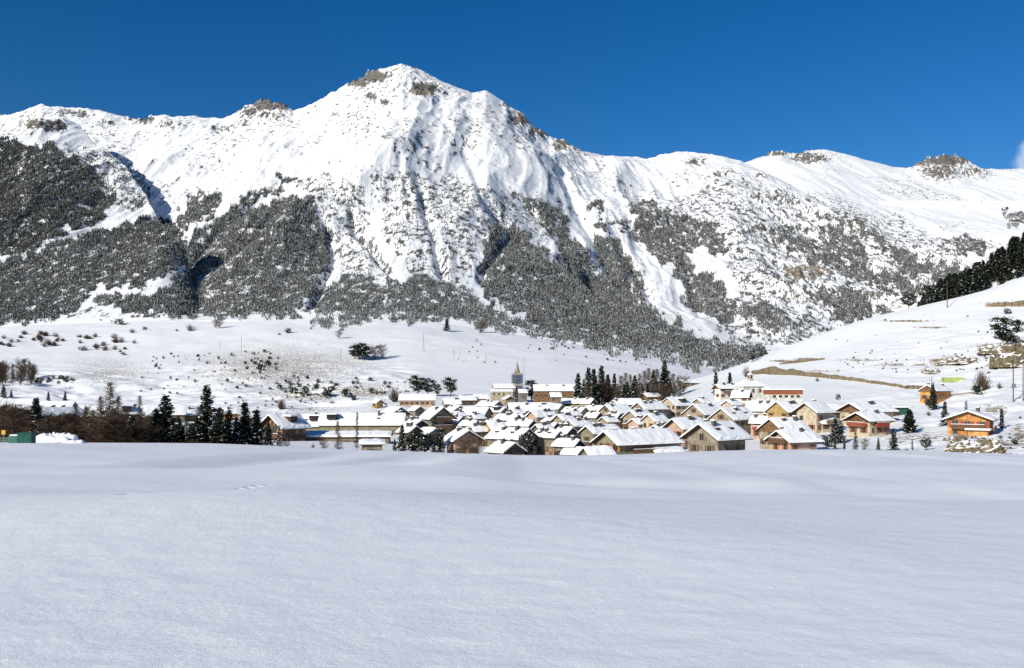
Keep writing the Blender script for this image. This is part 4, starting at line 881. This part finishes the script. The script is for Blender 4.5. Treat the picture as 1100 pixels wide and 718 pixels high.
# ------------------------------------------------------------------ retaining walls, banks, rocks
def ribbon(name, pts, label, cat, mt, thick=1.0, seed=1):   # pts: (px, py_bottom, height px)
    P = np.array(pts, float); n = 90; s = np.linspace(P[0, 0], P[-1, 0], n); b = np.interp(s, P[:, 0], P[:, 1]); hh = np.interp(s, P[:, 0], P[:, 2]) * .8 * (.8 + .4 * vn(s / 6., s * 0, seed))
    V = []; Fs = []; g = np.random.default_rng(seed)
    Ys = np.array([Yat(a, q) for a, q in zip(s, b)]); Ys = np.convolve(np.pad(Ys, 4, 'edge'), np.ones(9)/9, 'valid')
    rows = 5
    for i in range(n):
        x = (s[i] - 550)/F*Ys[i]; z = hz(x, Ys[i]); H_ = hh[i]*Ys[i]/F
        for k in range(rows):
            f = k/(rows - 1); V.append((x, Ys[i] + f*.25*H_ + g.uniform(-.3, .3), z - .6 + (H_ + .6)*f + (g.uniform(-.55, .15) if k == rows - 1 else 0)))
        V.append((x, Ys[i] + .25*H_ + thick, z + H_)); V.append((x, Ys[i] + .25*H_ + thick + .3, z - 1))
    m = rows + 2
    for i in range(n - 1):
        for k in range(m - 1): a = i*m + k; Fs.append((a, a + m, a + m + 1, a + 1))
    Fs += [tuple(range(m)), tuple(range((n - 1)*m + m - 1, (n - 1)*m - 1, -1))]
    me = bpy.data.meshes.new(name); me.from_pydata(V, [], Fs); me.materials.append(mt); me.update(); o = obj(name, me); tag(o, label, cat); return o
M_dry = mat('dry_stone', (.25, .195, .125), .95, .3, .7, col2=(.09, .07, .045), bump=.4)
ribbon('retaining_wall', [(808,402,5),(830,403,10),(845,403,9),(870,405,7),(890,407,6),(920,410,4.5),(950,414,4),(975,418,5),(992,419,5.5)], 'long tan dry-stone retaining wall curving along the terrace above the chapel', 'retaining wall', M_dry, 1.5)
ribbon('retaining_wall', [(838,392,2),(848,391,4),(868,389,3.5),(886,386.5,2)], 'short tan bank wall above the left end of the long retaining wall', 'retaining wall', M_dry, 1, 2)
ribbon('retaining_wall', [(1060,330,2),(1075,330,4.5),(1090,329,5.5),(1108,327,6)], 'grey-tan stone wall high up at the right edge under the dark spruces', 'retaining wall', M_dry, 1, 3)
ribbon('parapet_wall', [(552,425,2.2),(572,425,2.5),(592,425,2.2)], 'grey parapet wall right of the church foot', 'wall', M_stone, .6, 4)
ribbon('parapet_wall', [(986,425,1),(1010,426,1.5),(1046,423,2),(1052,424,1)], 'low dark stone wall behind the orange-gabled house', 'wall', M_stone, .6, 5)
def rock(px, py, wp, hp, label, seed, Y=None, depth=.5):
    g = np.random.default_rng(seed); Y = Y or Yat(px, py); x = (px - 550)/F*Y; w = wp*Y/F; h = hp*Y/F
    nu, nv = 34, 14; V = []; Fs = []
    for j in range(nv):
        for i in range(nu):
            u = 2*math.pi*i/nu; v = math.pi/2*j/(nv - 1); rr = math.cos(v)**.6
            V.append([w/2*rr*math.cos(u), w*depth*rr*math.sin(u), h*math.sin(v) - .5])
    V = np.array(V); d = .55 + .9*ridged(V[:, 0]/(w*.16) + seed, (V[:, 2]*2 + V[:, 1])/(w*.14), 4, seed); V[:, :2] *= (.6 + .5*d)[:, None]; V[:, 2] = (V[:, 2] + .5)*(.35 + .8*d) - .5
    i = np.arange(nu*nv).reshape(nv, nu); j = np.roll(i, -1, 1)
    Fc = np.stack([i[:-1], j[:-1], j[1:], i[1:]], -1).reshape(-1, 4)
    me = np_mesh('rock_outcrop', V, Fc, [M_cliff]); o = obj('rock_outcrop', me, None, (x, Y, hz(x, Y))); tag(o, label, 'rock', 'rock outcrops on the right-hand slope')
def cliffmat():
    m = mat('cliff_rock', (.21, .165, .1), .95, .3, .8, col2=(.05, .042, .028), bump=.35); nt = m.node_tree; N, L = nt.nodes, nt.links; b = N['Principled BSDF']
    src = b.inputs['Base Color'].links[0].from_socket; ge = N.new('ShaderNodeNewGeometry'); sp = N.new('ShaderNodeSeparateXYZ'); L.new(ge.outputs['Normal'], sp.inputs[0])
    tc = N.new('ShaderNodeTexCoord'); n = N.new('ShaderNodeTexNoise'); n.inputs['Scale'].default_value = .9; n.inputs['Detail'].default_value = 4; L.new(tc.outputs['Object'], n.inputs['Vector'])
    a = N.new('ShaderNodeMath'); a.operation = 'MULTIPLY_ADD'; a.inputs[1].default_value = 1.2; L.new(n.outputs[0], a.inputs[0]); L.new(sp.outputs[2], a.inputs[2])
    r = N.new('ShaderNodeMapRange'); r.inputs['From Min'].default_value = 1.12; r.inputs['From Max'].default_value = 1.2; L.new(a.outputs[0], r.inputs['Value'])
    mx = N.new('ShaderNodeMix'); mx.data_type = 'RGBA'; mx.inputs['B'].default_value = (.88, .88, .88, 1); L.new(src, mx.inputs['A']); L.new(r.outputs[0], mx.inputs['Factor']); L.new(mx.outputs['Result'], b.inputs['Base Color']); return m
M_cliff = cliffmat()
for k, (px, py, w, h, lab, Y) in enumerate([
    (1086,394,34,20,'big tan rock outcrop at the right edge below the lone spruce',None),(1064,380,22,7,'ragged tan rock ledge left of the big tan outcrop',None),
    (1034,391,26,7,'tan rock ledge in the middle of the right-hand slope',None),(1014,392,16,4,'low brown rock ledge left of the tan rock ledge',None),(1000,401,16,4,'small dark rock ledge below the low brown ledge',None),
    (1036,489,34,13,'olive-brown rocky embankment below the orange chalet at the field edge',None),(1063,490,28,14,'dark brown rocky embankment right of the olive-brown one',None),(1019,474,12,5,'small rock step at the left foot of the orange chalet garden',None),
    (1060,472,16,4,'thin brown rock step below the orange chalet balcony',None)]): rock(px, py, w, h, lab, 100 + k, Y)

# ------------------------------------------------------------------ poles and pylons
def pole(px, pyb, pyt, label, arms=0, r=.14, Y=None, name='utility_pole', lattice=False):
    Y = Y or Yat(px, pyb); x = (px - 550)/F*Y; z = hz(x, Y); h = (HZ - pyt)*Y/F - z
    e = empty(name, (x, Y, z)); tag(e, label, 'pole' if not lattice else 'pylon'); m = MB()
    if lattice:
        for sx in (-1, 1):
            for sy in (-1, 1): m.tube((sx*.9, sy*.9, -.5), (sx*.15, sy*.15, h), .09, .07, 4)
        n = 7
        for k in range(n):
            a, b = .9 - .75*k/n, .9 - .75*(k + 1)/n; za, zb = h*k/n, h*(k + 1)/n
            for sy in (-1, 1): m.tube((-a, sy*a, za), (b, sy*b, zb), .04, .04, 3); m.tube((a, sy*a, za), (-b, sy*b, zb), .04, .04, 3)
    else: m.tube((0, 0, -.6), (0, 0, h), r, r*.7, 7)
    obj('shaft', m.mesh('shaft', [M_metal if lattice else M_bark]), e)
    if arms:
        m = MB()
        for k in range(arms): z_ = h - .5 - k*1.6; m.box(-1.1, 1.1, -.06, .06, z_, z_ + .14); [m.tube((s, 0, z_ + .14), (s, 0, z_ + .45), .07, .05, 5) for s in (-1, 0, 1)]
        obj('crossarm', m.mesh('crossarm', [M_metal]), e)
    return e
pole(1088.5, 415, 385, 'dark utility pole with transformer box above the big orange chalet', 1, .2, Y=300)
m = MB(); m.box(-.5, .5, -.4, .4, 0, 1.1); m.box(-.9, .9, -.5, .5, -.3, 0); e = bpy.data.objects['utility_pole']; obj('transformer_box', m.mesh('transformer_box', [M_metal]), e, (0, -.35, 5.2))
pole(1099, 412, 383, 'second utility pole cut by the right edge', 1, .18, Y=300)
pole(1017.5, 324, 301, 'pale pole standing against the dark spruce slope', 0, .3, Y=600, name='pole')
pole(455, 378, 358, 'lattice pylon in the middle of the snowy meadow', 1, lattice=True, name='pylon')
pole(487.5, 385, 374, 'thin pole right of the meadow pylon', 1, .2)
pole(522, 388, 380, 'short pole with a small box between the pylon and the church steeple', 0, .25)
pole(366, 388, 375, 'thin pole left of the dark pine clump in the meadow', 0, .2)
pole(259.5, 382, 362, 'thin pole on the upper left meadow', 1, .25)
pole(236, 375, 366, 'short pole on the left meadow below the forest edge', 0, .2)
pole(494, 384, 376, 'short thin pole next to the pole right of the pylon', 0, .15)
pole(1001, 414, 405, 'short pole beside the yellow-green container', 0, .15)

# ------------------------------------------------------------------ named trees
T = tree
T('larch',118,409,150,'tallest bare brown larch above the thicket at left','roadside trees'); T('larch',108,425,154,'bare larch just left of the tallest bare larch','roadside trees'); T('larch',127,424,158,'bare larch just right of the tallest bare larch','roadside trees')
T('larch',92,435,160,'slender bare larch above the brown hedge','roadside trees'); T('larch',81,432,157,'leftmost slender bare larch of the roadside row','roadside trees'); T('larch',150,424,190,'thin pale larch in front of the two-panelled dark house','roadside trees',wide=.7)
T('rough',178,426,160,'ragged dark pine with flat snowy top, first one left of the orange houses','roadside trees',wide=1.7); T('rough',222,417,160,'tallest ragged pine in the roadside row','roadside trees',wide=1.4)
for px, tp in ((168,441),(192,449),(205,456),(236,440),(142,448),(212,448),(186,458)): T('rough', px, tp, 157, 'dark ragged pine filling the roadside belt', 'ragged pines of the roadside belt', wide=1.9)
for k in range(26): px = -6 + k*7.4; T('bare', px, np.interp(px, [0, 60, 110, 190], [438, 448, 444, 456]) + random.uniform(-5, 5), 172, 'taller bare tree rising from the left roadside belt', 'taller bare trees of the left belt', wide=random.uniform(.8, 1.2))
for px, tp in ((200,445),(160,446),(244,456),(136,440),(72,444),(100,440),(214,436)): T('larch', px, tp, 166, 'thin bare larch in the roadside belt', 'thin larches of the roadside belt', wide=1.6)
T('spruce',39,429,152,'dense dark conifer above the thicket at far left','roadside trees',wide=1.3)
for k, (px, tp, wd, lab) in enumerate([(246,442,1.2,'first dark conifer right of the tallest roadside pine'),(263,434,1.1,'tallest dark conifer of the clump left of the dark chalet'),(276,442,1.1,'dark conifer with the reddish house behind its tip'),(288,455,1.0,'low dark conifer at the right end of the clump by the dark chalet'),(254,450,1.1,'short dark conifer between the first and the tallest of its clump'),(233,452,1.0,'broad low conifer at the foot of the tallest roadside pine')]):
    T('spruce' if k % 2 else 'rough', px, tp, 160 + (k % 3)*4, lab, 'roadside trees', wide=wd * 1.35)
T('snowy',300,458,166,'snowy thin conifer in front of the white lower wall of the dark chalet','roadside trees'); T('bare',307,463,168,'bare frosty sapling in front of the dark chalet','roadside trees',wide=.7)
T('larch',363,452,200,'small reddish larch in front of the apartment block'); T('larch',383.5,442,205,'tall thin larch before the right half of the apartment block',wide=.5)
T('bare',348,470,196,'small frosty bush-like tree left of the small reddish larch',wide=1.2)
for px, tp, kd, wd, lab in [(432,457,'spruce',1.3,'dark conifer at the right end of the apartment block'),(445,464,'pine',1.2,'round dark pine second from left in the small front grove'),(457,466,'pine',1.1,'round dark pine third from left in the small front grove'),(473,461,'spruce',1.4,'pointed dark conifer at the right end of the small front grove'),(466,474,'spruce',1.2,'lowest conifer of the small front grove'),(424,472,'rough',1.2,'low ragged conifer at the left end of the small front grove')]:
    T(kd, px, tp, 205, lab, 'trees of the front grove', wide=wd)
T('pine',567,466,206,'large dark round evergreen at the field edge below the old centre',wide=1.1); T('pine',575,463,232,'dark evergreen behind the large round one among the slanting roofs',wide=.9)
for px, tp, lab in [(448,404,'left round dark pine of the pair above the pinkish building'),(459,407,'right round dark pine of the pair above the pinkish building'),(484,406,'isolated broad dark pine between pinkish building and church')]:
    T('pine', px, tp, Yat(px, 426), lab, 'round pines behind the village', wide=1.15)
T('pine',470,413,Yat(470,426),'small dark pine right of the round pine pair','round pines behind the village')
# front right
T('cypress',977,441,235,'dense dark green cypress left of the orange chalet',wide=1.5)
for px, tp, Y, kd, wd, lab in [(960,461,186,'spruce',1.4,'largest dark spruce at the field edge below the cypress'),(943.5,471,190,'spruce',1.1,'small dark spruce left of the largest field-edge spruce'),(980,472,188,'snowy',1.0,'thin spruce right of the largest field-edge spruce'),(995,470,186,'pine',1.1,'bushy dark evergreen left of the rocky embankment'),(897,450,225,'spruce',1.4,'left dark spruce of the pair below the cream porch building'),(903,452,226,'spruce',1.3,'right dark spruce of the pair below the cream porch building'),(889,468,205,'pine',1.2,'round dark tree right of the frontmost pink house'),(919,464,190,'snowy',1.3,'frosty open conifer below the red-balconied chalet'),(929,472,190,'bare',1.3,'frosted bare shrub tree beside the frosty open conifer'),
        (1015,432,246,'spruce',1.2,'dark spruce behind the left eave of the orange chalet'),(1002,413,300,'spruce',1.3,'dark spruce in front of the orange-gabled half-buried house'),(1076,440,228,'slim',1.3,'slim dark spruce at the right end of the orange chalet'),(1080,342,430,'pine',1.2,'lone dark spruce on the snow above the big tan outcrop'),(769,400,420,'spruce',1.0,'tall dark spruce left of the white chapel'),(784,401,420,'slim',1.5,'small pointed spruce between the tall spruce and the white chapel'),(1038,431,262,'snowy',1.0,'small frosty spruce behind the orange chalet roof')]:
    T(kd, px, tp, Y, lab, None, wide=wd)
plant('brownbush',1054,420,21,'large round bare brown bush right of the yellow-green container',tall=1.05)
plant('darkshrub',1050,424,16,'dark low shrub at the foot of the large bare bush')
plant('shrub',901,430,9,'green shrub on the snow above the grey flat-looking house'); plant('bush',878,410,6,'dry bush on the snow below the long retaining wall')
plant('bush',802,405,12,'bare frosted bush left of the chapel turret',tall=1); plant('bush',1074,418,9,'bare bush left of the transformer pole')
plant('darkshrub',1090,478,9,'dark shrub right of the rocky embankment'); plant('darkshrub',1085,492,8,'low dark shrub at the field edge under the right-hand shrub')
plant('darkshrub',1082,338,10,'dark shrub left of the high stone wall'); plant('bush',998,447,9,'bare bush left of the cypress-side slope',tall=.6)
plant('brownbush',996,436,9,'reddish-brown bush at the foot of the half-buried house',tall=1.2); plant('darkshrub',1061,358,3.5,'tiny dark bush alone on the upper right snow')
plant('bush',1096,450,5,'tiny bare bush at the right edge by the chalet')
for k, px in enumerate((897, 907)): T('slim', px, 471, 188, ('left' if k == 0 else 'right') + ' small brown-green post-like conifer at the field edge near the frontmost pink house', None)
T('bare',500,474,195,'bare frosted shrub tree beside the pale pink wide gable',wide=1.2); T('bare',512,472,200,'brown bare tree at the right corner of the pale pink wide gable',wide=1.2)
# thicket along the road at left
gi = 0
for k in range(34):
    px = 186 + k*3.4 + random.uniform(-2, 2)
    if 208 < px < 214: continue
    plant('darkshrub' if k % 2 else 'brownbush', px, 0, random.uniform(7, 12), 'dark undergrowth bush beneath the roadside conifers', 'undergrowth of the roadside conifers', Y=random.uniform(150, 162), tall=1.1)
for k in range(40):
    px = -8 + k*4.5 + random.uniform(-2, 2); tp = np.interp(px, [0, 30, 60, 90, 120, 150, 175], [446, 449, 456, 459, 455, 462, 464]) + random.uniform(-9, 7)
    T('bare', px, tp, random.uniform(150, 176), 'bare brown tree packed into the dark thicket along the left field edge', 'bare trees of the left thicket', wide=random.uniform(1.5, 2.3))
for px, tp in ((20,452),(60,455),(76,458),(97,456),(134,452),(160,457),(196,460)): T('rough', px, tp, 158, 'low dark pine mixed into the thicket at the left field edge', 'low pines of the left thicket', wide=1.8)
for k in range(38):
    px = 62 + k*4 + random.uniform(-2, 2); Y = random.uniform(143, 152); x = (px - 550)/F*Y
    o = plant('darkshrub' if k % 3 else 'brownbush', px, 0, random.uniform(11, 17), 'dark undergrowth bush at the foot of the left thicket', 'undergrowth bushes of the left thicket', Y=Y, tall=.85)
for k in range(8):
    px = 300 + k*16 + random.uniform(-4, 4); plant('bush', px, 0, 7, 'small frosted bush behind the field edge in front of the low annex', 'frosted bushes before the annex', Y=random.uniform(185, 205), tall=.9)
# grove behind the village
GR = [(621,402,'spruce'),(627,408,'snowy'),(632,396,'spruce'),(638,397,'spruce'),(646,394,'spruce'),(644,404,'larch'),(653,403,'spruce'),(660,402,'slim'),(667,401,'larch'),(672,398,'larch'),(677,400,'larch'),(682,404,'spruce'),(687,399,'larch'),(692,396,'larch'),(697,393,'larch'),(702,398,'spruce'),(706,394,'larch'),(714,389,'spruce'),(718,396,'larch'),(723,399,'larch'),(728,402,'larch'),(734,405,'bare'),(640,410,'larch'),(650,411,'slim'),(664,410,'larch'),(674,411,'spruce'),(684,412,'larch'),(694,409,'larch'),(704,408,'spruce'),(711,407,'larch'),(720,409,'spruce')]
for px, tp, kd in GR:
    lab = {'spruce': 'dark spruce in the mixed grove behind the village', 'slim': 'dark spruce in the mixed grove behind the village', 'snowy': 'frosted conifer at the left edge of the mixed grove', 'larch': 'bare brown larch in the mixed grove behind the village', 'bare': 'spreading bare tree at the right end of the mixed grove'}[kd]
    if px == 714: lab = 'tallest dark spruce at the right side of the mixed grove'
    if px == 621: lab = 'leftmost dark spruce of the mixed grove, next to the long brown building'
    T(kd, px, tp + (2 if kd == 'larch' else 0), 545 + random.uniform(-45, 40), lab, 'trees of the mixed grove', wide=1.3 if kd != 'larch' else 1.5)
for k in range(22):
    px = 633 + k*4.6 + random.uniform(-2, 2); T(random.choice(('larch', 'bare', 'larch', 'slim')), px, 414 + random.uniform(-3, 3), random.uniform(488, 515), 'short tree in the front fringe of the mixed grove', 'front fringe of the mixed grove', wide=1.7)
# hedge
hd = empty('hedge', ((595 - 550)/F*575, 575, hz((595 - 550)/F*575, 575))); tag(hd, 'dark clipped hedge of evergreens behind the long brown building', 'hedge')
g = np.random.default_rng(5); n = 5200; Cc = np.stack([g.uniform(-15.5, 15.5, n), g.normal(0, .7, n), g.uniform(-.5, 5.0, n)], -1); Cc[:, 2] *= .82 + .14*np.sin(Cc[:, 0]*2.6)
V, Fq = quads(Cc, np.full(n, .32), .8, g); obj('foliage', np_mesh('foliage', V, Fq, [M_dneedle, M_snow], (g.random(n) < .04).astype(int)), hd)
m = MB(); [m.tube((x, 0, -1), (x, 0, 3.5), .12, .06, 5) for x in np.arange(-15, 15.1, 1.5)]; obj('stems', m.mesh('stems', [M_bark]), hd)
T('pine',571,409,560,'round dark tree at the left end of the clipped hedge',wide=1.1)
# dark spruce slope at right
n = 0; gg = np.random.default_rng(9); NP = [(984,331),(1004,327),(1030,318),(1063,306),(1080,298),(1102,286),(1140,262),(1180,235),(1180,205),(1140,222),(1100,250),(1063,276),(1040,296),(1010,316),(988,318)]
while n < 270:
    px = gg.uniform(986, 1135); Y = gg.uniform(690, 880); x = (px - 550)/F*Y; z = hz(x, Y); py = HZ - F*z/Y
    lo = np.interp(px, [984, 1004, 1030, 1063, 1080, 1102, 1180], [331, 329, 322, 312, 305, 294, 240])
    if py > lo + 4 - 9 * gg.random()**2: continue
    h = gg.uniform(11, 18) * (.6 if px < 1000 else 1); T(random.choice(('spruce', 'spruce', 'slim', 'rough')), px, HZ - F*(z + h)/Y, Y, 'dark spruce ' + ('at the lower left tip' if px < 1025 else 'in the lower half' if px < 1060 else 'in the upper half' if px < 1090 else 'at the upper right end') + ' of the dense stand on the right-hand ridge', 'spruces of the dense stand on the right-hand ridge', wide=2.1); n += 1
T('pine',976,316,640,'lone dark tree at the lower left tip of the ridge spruces',wide=1.4); T('pine',996,307,640,'broad dark tree on the crest left of the pale pole',wide=1.4); T('spruce',1008,309,650,'dark spruce right of the broad crest tree',wide=1.5)
T('spruce',818,374,640,'dark spruce where the forest meets the right-hand slope',wide=1.4); T('pine',808,378,620,'round dark tree at the tip of the forest above the long wall',wide=1.4)

# ------------------------------------------------------------------ meadow trees, shrubs
MT = [('pine',381,371,386,'leftmost dark pine of the clump in the meadow hollow'),('pine',386,369,387,'second pine from left of the meadow hollow clump'),('pine',391,373,388,'middle pine of the meadow hollow clump'),('bare',403,372,387,'bare tree right of the meadow hollow clump'),('bare',410,371,385,'farther bare tree right of the meadow hollow clump'),('spruce',480,343,356,'lone spruce at the forest edge above the pylon'),('bare',518,346,358,'round brown bare tree at the forest edge right of the lone spruce'),('bare',364,355,364,'pair-like bare bush tree under the central forest edge'),('bare',236,343,353,'round brown tree below the main frosted forest'),('bare',232,344,353,'second round brown tree beside the first below the main frosted forest')]
for kd, px, tp, pb, lab in MT: T(kd, px, tp, Yat(px, pb), lab, 'meadow trees', wide=1.7)
SH_ = [(108,345,6),(128,349,24),(142,358,14),(156,355,12),(205,356,22),(88,377,18),(104,376,10),(132,382,12),(190,356,8),(310,358,18),(300,360,8),(85,363,12),(60,362,14),(110,372,10)]
for k, (px, py, w) in enumerate(SH_): plant('shrub' if k % 2 else 'bush', px, py, w*.7, 'dark bush patch scattered over the upper left meadow', 'bush patches of the upper left meadow', tall=.5)
for k in range(40):
    px = random.uniform(0, 145); py = np.interp(px, [0, 60, 145], [368, 366, 374]) + random.uniform(-9, 7)
    plant(random.choice(('bush', 'brownbush')), px, py, random.uniform(6, 11), 'low frosted bush in the band of scrub across the left meadow', 'scrub band of the left meadow', tall=.55)
for k in range(26):
    px = random.uniform(-5, 40); T('bare' if k % 2 else 'larch', px, random.uniform(386, 404), Yat(px, 411 + random.uniform(-3, 4)), 'bare tree in the shaded copse at the far left above the roofs', 'bare trees of the shaded far left copse', wide=1.1)
for k in range(22):
    px = random.uniform(36, 78); plant('darkshrub', px, 409 + random.uniform(-3, 4), random.uniform(4, 7), 'dark shrub trailing right from the shaded copse', 'shrubs trailing from the far left copse', tall=.8)
for px, tp, pb, wd in ((52,421,431,1.3),(70,421,432,1.4),(4,414,428,1.4),(12,419,428,1.3)): T('spruce', px, tp, Yat(px, pb), 'small dark conifer among the far left snow roofs', 'small conifers among the far left roofs', wide=wd)
ZN = [(160,255,380,400,32,1.8,5.5,'dark shrub dotted on the broken bank of the left meadow'),(262,300,378,402,28,2,6.5,'dark shrub on the small scrubby knoll left of the meadow hollow'),
      (150,300,402,424,32,1.9,5.6,'small dark shrub on the rough snow bank above the orange houses'),(300,345,405,428,26,3,8,'large snow-laden shrub on the rough bank above the dark chalet'),
      (345,420,408,436,36,3,8,'shrub among snow hummocks above the apartment block'),(420,440,410,424,8,2,4,'shrub left of the round pine pair'),
      (440,700,362,392,26,1.2,3.4,'tiny shrub dotting the open meadow behind the church'),(860,1060,340,382,22,1.3,3.2,'tiny dark shrub on the terraced snow slope at right'),
      (900,1010,385,402,26,1.5,3.6,'brownish shrub above the long retaining wall'),(1025,1100,382,402,18,2,4.5,'shrub between the tan outcrops at right'),
      (1080,1100,455,490,10,3,6,'dark shrub on the snowy bank at the lower right edge'),(1018,1080,470,489,16,3,7,'dark bush on the rocky embankment at the field edge'),(1056,1100,372,394,16,2,5,'dark bush clinging to the tan outcrop at the right edge'),(1008,1050,381,391,12,2,4,'dark bush on the tan ledges of the right slope'),(560,700,352,378,20,2,4.5,'bush at the ragged lower edge of the broad forest'),(240,345,428,440,22,2,4.5,'small shrub behind the dark timber chalet')]
for (x0, x1, y0, y1, n, a, b, lab) in ZN:
    for k in range(n):
        px = random.uniform(x0, x1); py = random.uniform(y0, y1)
        if x0 == 440 and 540 < px < 575: continue
        plant(random.choice(('darkshrub', 'darkshrub', 'shrub', 'bush')), px, py, random.uniform(a, b), lab, lab + 's', tall=random.uniform(.6, .95))
for px, py, w, lab in [(340,418,9,'dark shrub high on the bank left of the round pine pair'),(300,418,9,'dark shrub at the upper left of the rough bank'),(380,430,8,'dark shrub below the second biggest one on the bank'),(353,427,13,'biggest dark shrub left on the bank above the apartment block'),(371,427,12,'second biggest dark shrub on the bank above the apartment block'),(315,423,12,'big dark shrub above the dark timber chalet'),(328,425,13,'big dark shrub right of the one above the dark chalet'),(288,395,10,'dark shrub on top of the scrubby knoll'),(280,399,12,'dark wide shrub at the left foot of the scrubby knoll'),(424,432,16,'large bare brown bush left of the pinkish building'),(302,440,12,'round bare tree-like bush behind the chalet gable')]:
    plant('brownbush' if 'bare' in lab else 'darkshrub', px, py, w, lab, tall=.95)

# ------------------------------------------------------------------ field edge at left
Yb = 96; xb_ = (23 - 550)/F*Yb; zb_ = hz(xb_, Yb)
gb = empty('shelter', (xb_, Yb, zb_), rad(8)); tag(gb, 'small dark green shelter half sunk in snow at the left field edge', 'shelter')
M_dg = mat('dark_green_paint', (.015, .09, .07), .6, .2, 2); m = MB(); m.box(-.2, 1.25, -.6, .7, -.3, 1.1, 0); obj('body', m.mesh('body', [M_dg]), gb)
m = MB(); m.box(-1.2, -.22, -.4, .6, -.3, .85, 0); m.box(-1.15, -.27, -.44, -.4, .15, .3, 0); m.box(-1.15, -.27, -.44, -.4, .5, .65, 0); obj('locker', m.mesh('locker', [mat('pale_green_paint2', (.06, .2, .16), .6)]), gb)
m = MB(); m.box(-.25, 1.3, -.65, .75, 1.103, 1.2, 0); obj('lid', m.mesh('lid', [M_dg]), gb); m = MB(); m.box(-1.1, -.3, -.3, .5, .853, .98, 0); obj('snow_cover', m.mesh('snow_cover', [M_rsnow]), gb)
gb2 = empty('bench', ((4 - 550)/F*97, 97, hz((4 - 550)/F*97, 97)), rad(5)); tag(gb2, 'grey-green slatted bench box beside the shelter at the left edge', 'bench')
m = MB(); [m.box(-.9, .9, -.35 + .0, -.3, .1 + k*.22, .22 + k*.22, 0) for k in range(3)]; obj('backrest', m.mesh('backrest', [mat('weathered_green', (.16, .2, .15), .8)]), gb2)
m = MB(); m.box(-.9, .9, -.28, .3, .3, .4, 0); obj('seat', m.mesh('seat', [mat('weathered_green', (.16, .2, .15), .8)]), gb2)
for s in (-.8, .8): m = MB(); m.box(s - .06, s + .06, -.2, .2, -.4, .298, 0); obj('leg', m.mesh('leg', [M_metal]), gb2)
sg = empty('sign', ((4 - 550)/F*99, 99, hz((4 - 550)/F*99, 99))); tag(sg, 'small yellow-orange sign on a post at the left edge', 'sign')
m = MB(); m.tube((0, 0, -.4), (0, 0, 1.35), .04, .04, 6); obj('post', m.mesh('post', [M_metal]), sg); m = MB(); m.box(-.22, .22, -.07, -.045, 1.0, 1.5, 0); obj('sign_panel', m.mesh('sign_panel', [mat('yellow_sign', (.6, .36, .06), .6, .05)]), sg)
def hump(px, Y, w, h, seed):
    x = (px - 550)/F*Y; nu, nv = 40, 14; V = []
    for j in range(nv):
        for i in range(nu): u = 2*math.pi*i/nu; v = math.pi/2*j/(nv - 1); V.append([w/2*math.cos(v)*math.cos(u), w*.3*math.cos(v)*math.sin(u), h*math.sin(v)])
    V = np.array(V); d = fbm(V[:, 0]*2.2 + seed, V[:, 1]*2.2 + V[:, 2]*2, 4, seed); V[:, 2] = V[:, 2]*(.35 + 1.3*d) - .15; V[:, :2] *= (.8 + .4*d)[:, None]
    i = np.arange(nu*nv).reshape(nv, nu); j = np.roll(i, -1, 1); Fc = np.stack([i[:-1], j[:-1], j[1:], i[1:]], -1).reshape(-1, 4)
    return obj('snow_bank', np_mesh('snow_bank', V, Fc, [M_snow], smooth=True), None, (x, Y, hz(x, Y)))
tag(hump(60, 108, 6.2, 1.15, 3), 'long lumpy ploughed snow bank right of the green shelter', 'snow bank'); tag(hump(80, 102, 2.4, .55, 5), 'small lumpy snow heap at the right end of the long snow bank', 'snow bank'); tag(hump(36, 110, 3.0, .9, 8), 'rounded snow heap directly behind the green shelter', 'snow bank')

# ------------------------------------------------------------------ labels of look-alikes: counted from the left where they can be told apart
ORD = ['leftmost','second','third','fourth','fifth','sixth','seventh','eighth','ninth','tenth','eleventh','twelfth','thirteenth','fourteenth','fifteenth','sixteenth','seventeenth','eighteenth','nineteenth','twentieth']
_by = {}
bpy.context.view_layer.update()
for o in C.objects:
    if o.parent is None and o.get('label') and o.get('category'): _by.setdefault(o['label'], []).append(o)
for lab, L_ in _by.items():
    if 1 < len(L_) <= 40:
        L_.sort(key=lambda o: o.location.x / o.location.y)
        for k, o in enumerate(L_):
            a, nn = (k, 'left') if k <= (len(L_) - 1) / 2 else (len(L_) - 1 - k, 'right')
            w_ = ('leftmost' if nn == 'left' else 'rightmost') if a == 0 else ORD[a] + ' from ' + nn
            o['label'] = (w_ + ', ' + lab)
            if not o.get('group'): o['group'] = lab
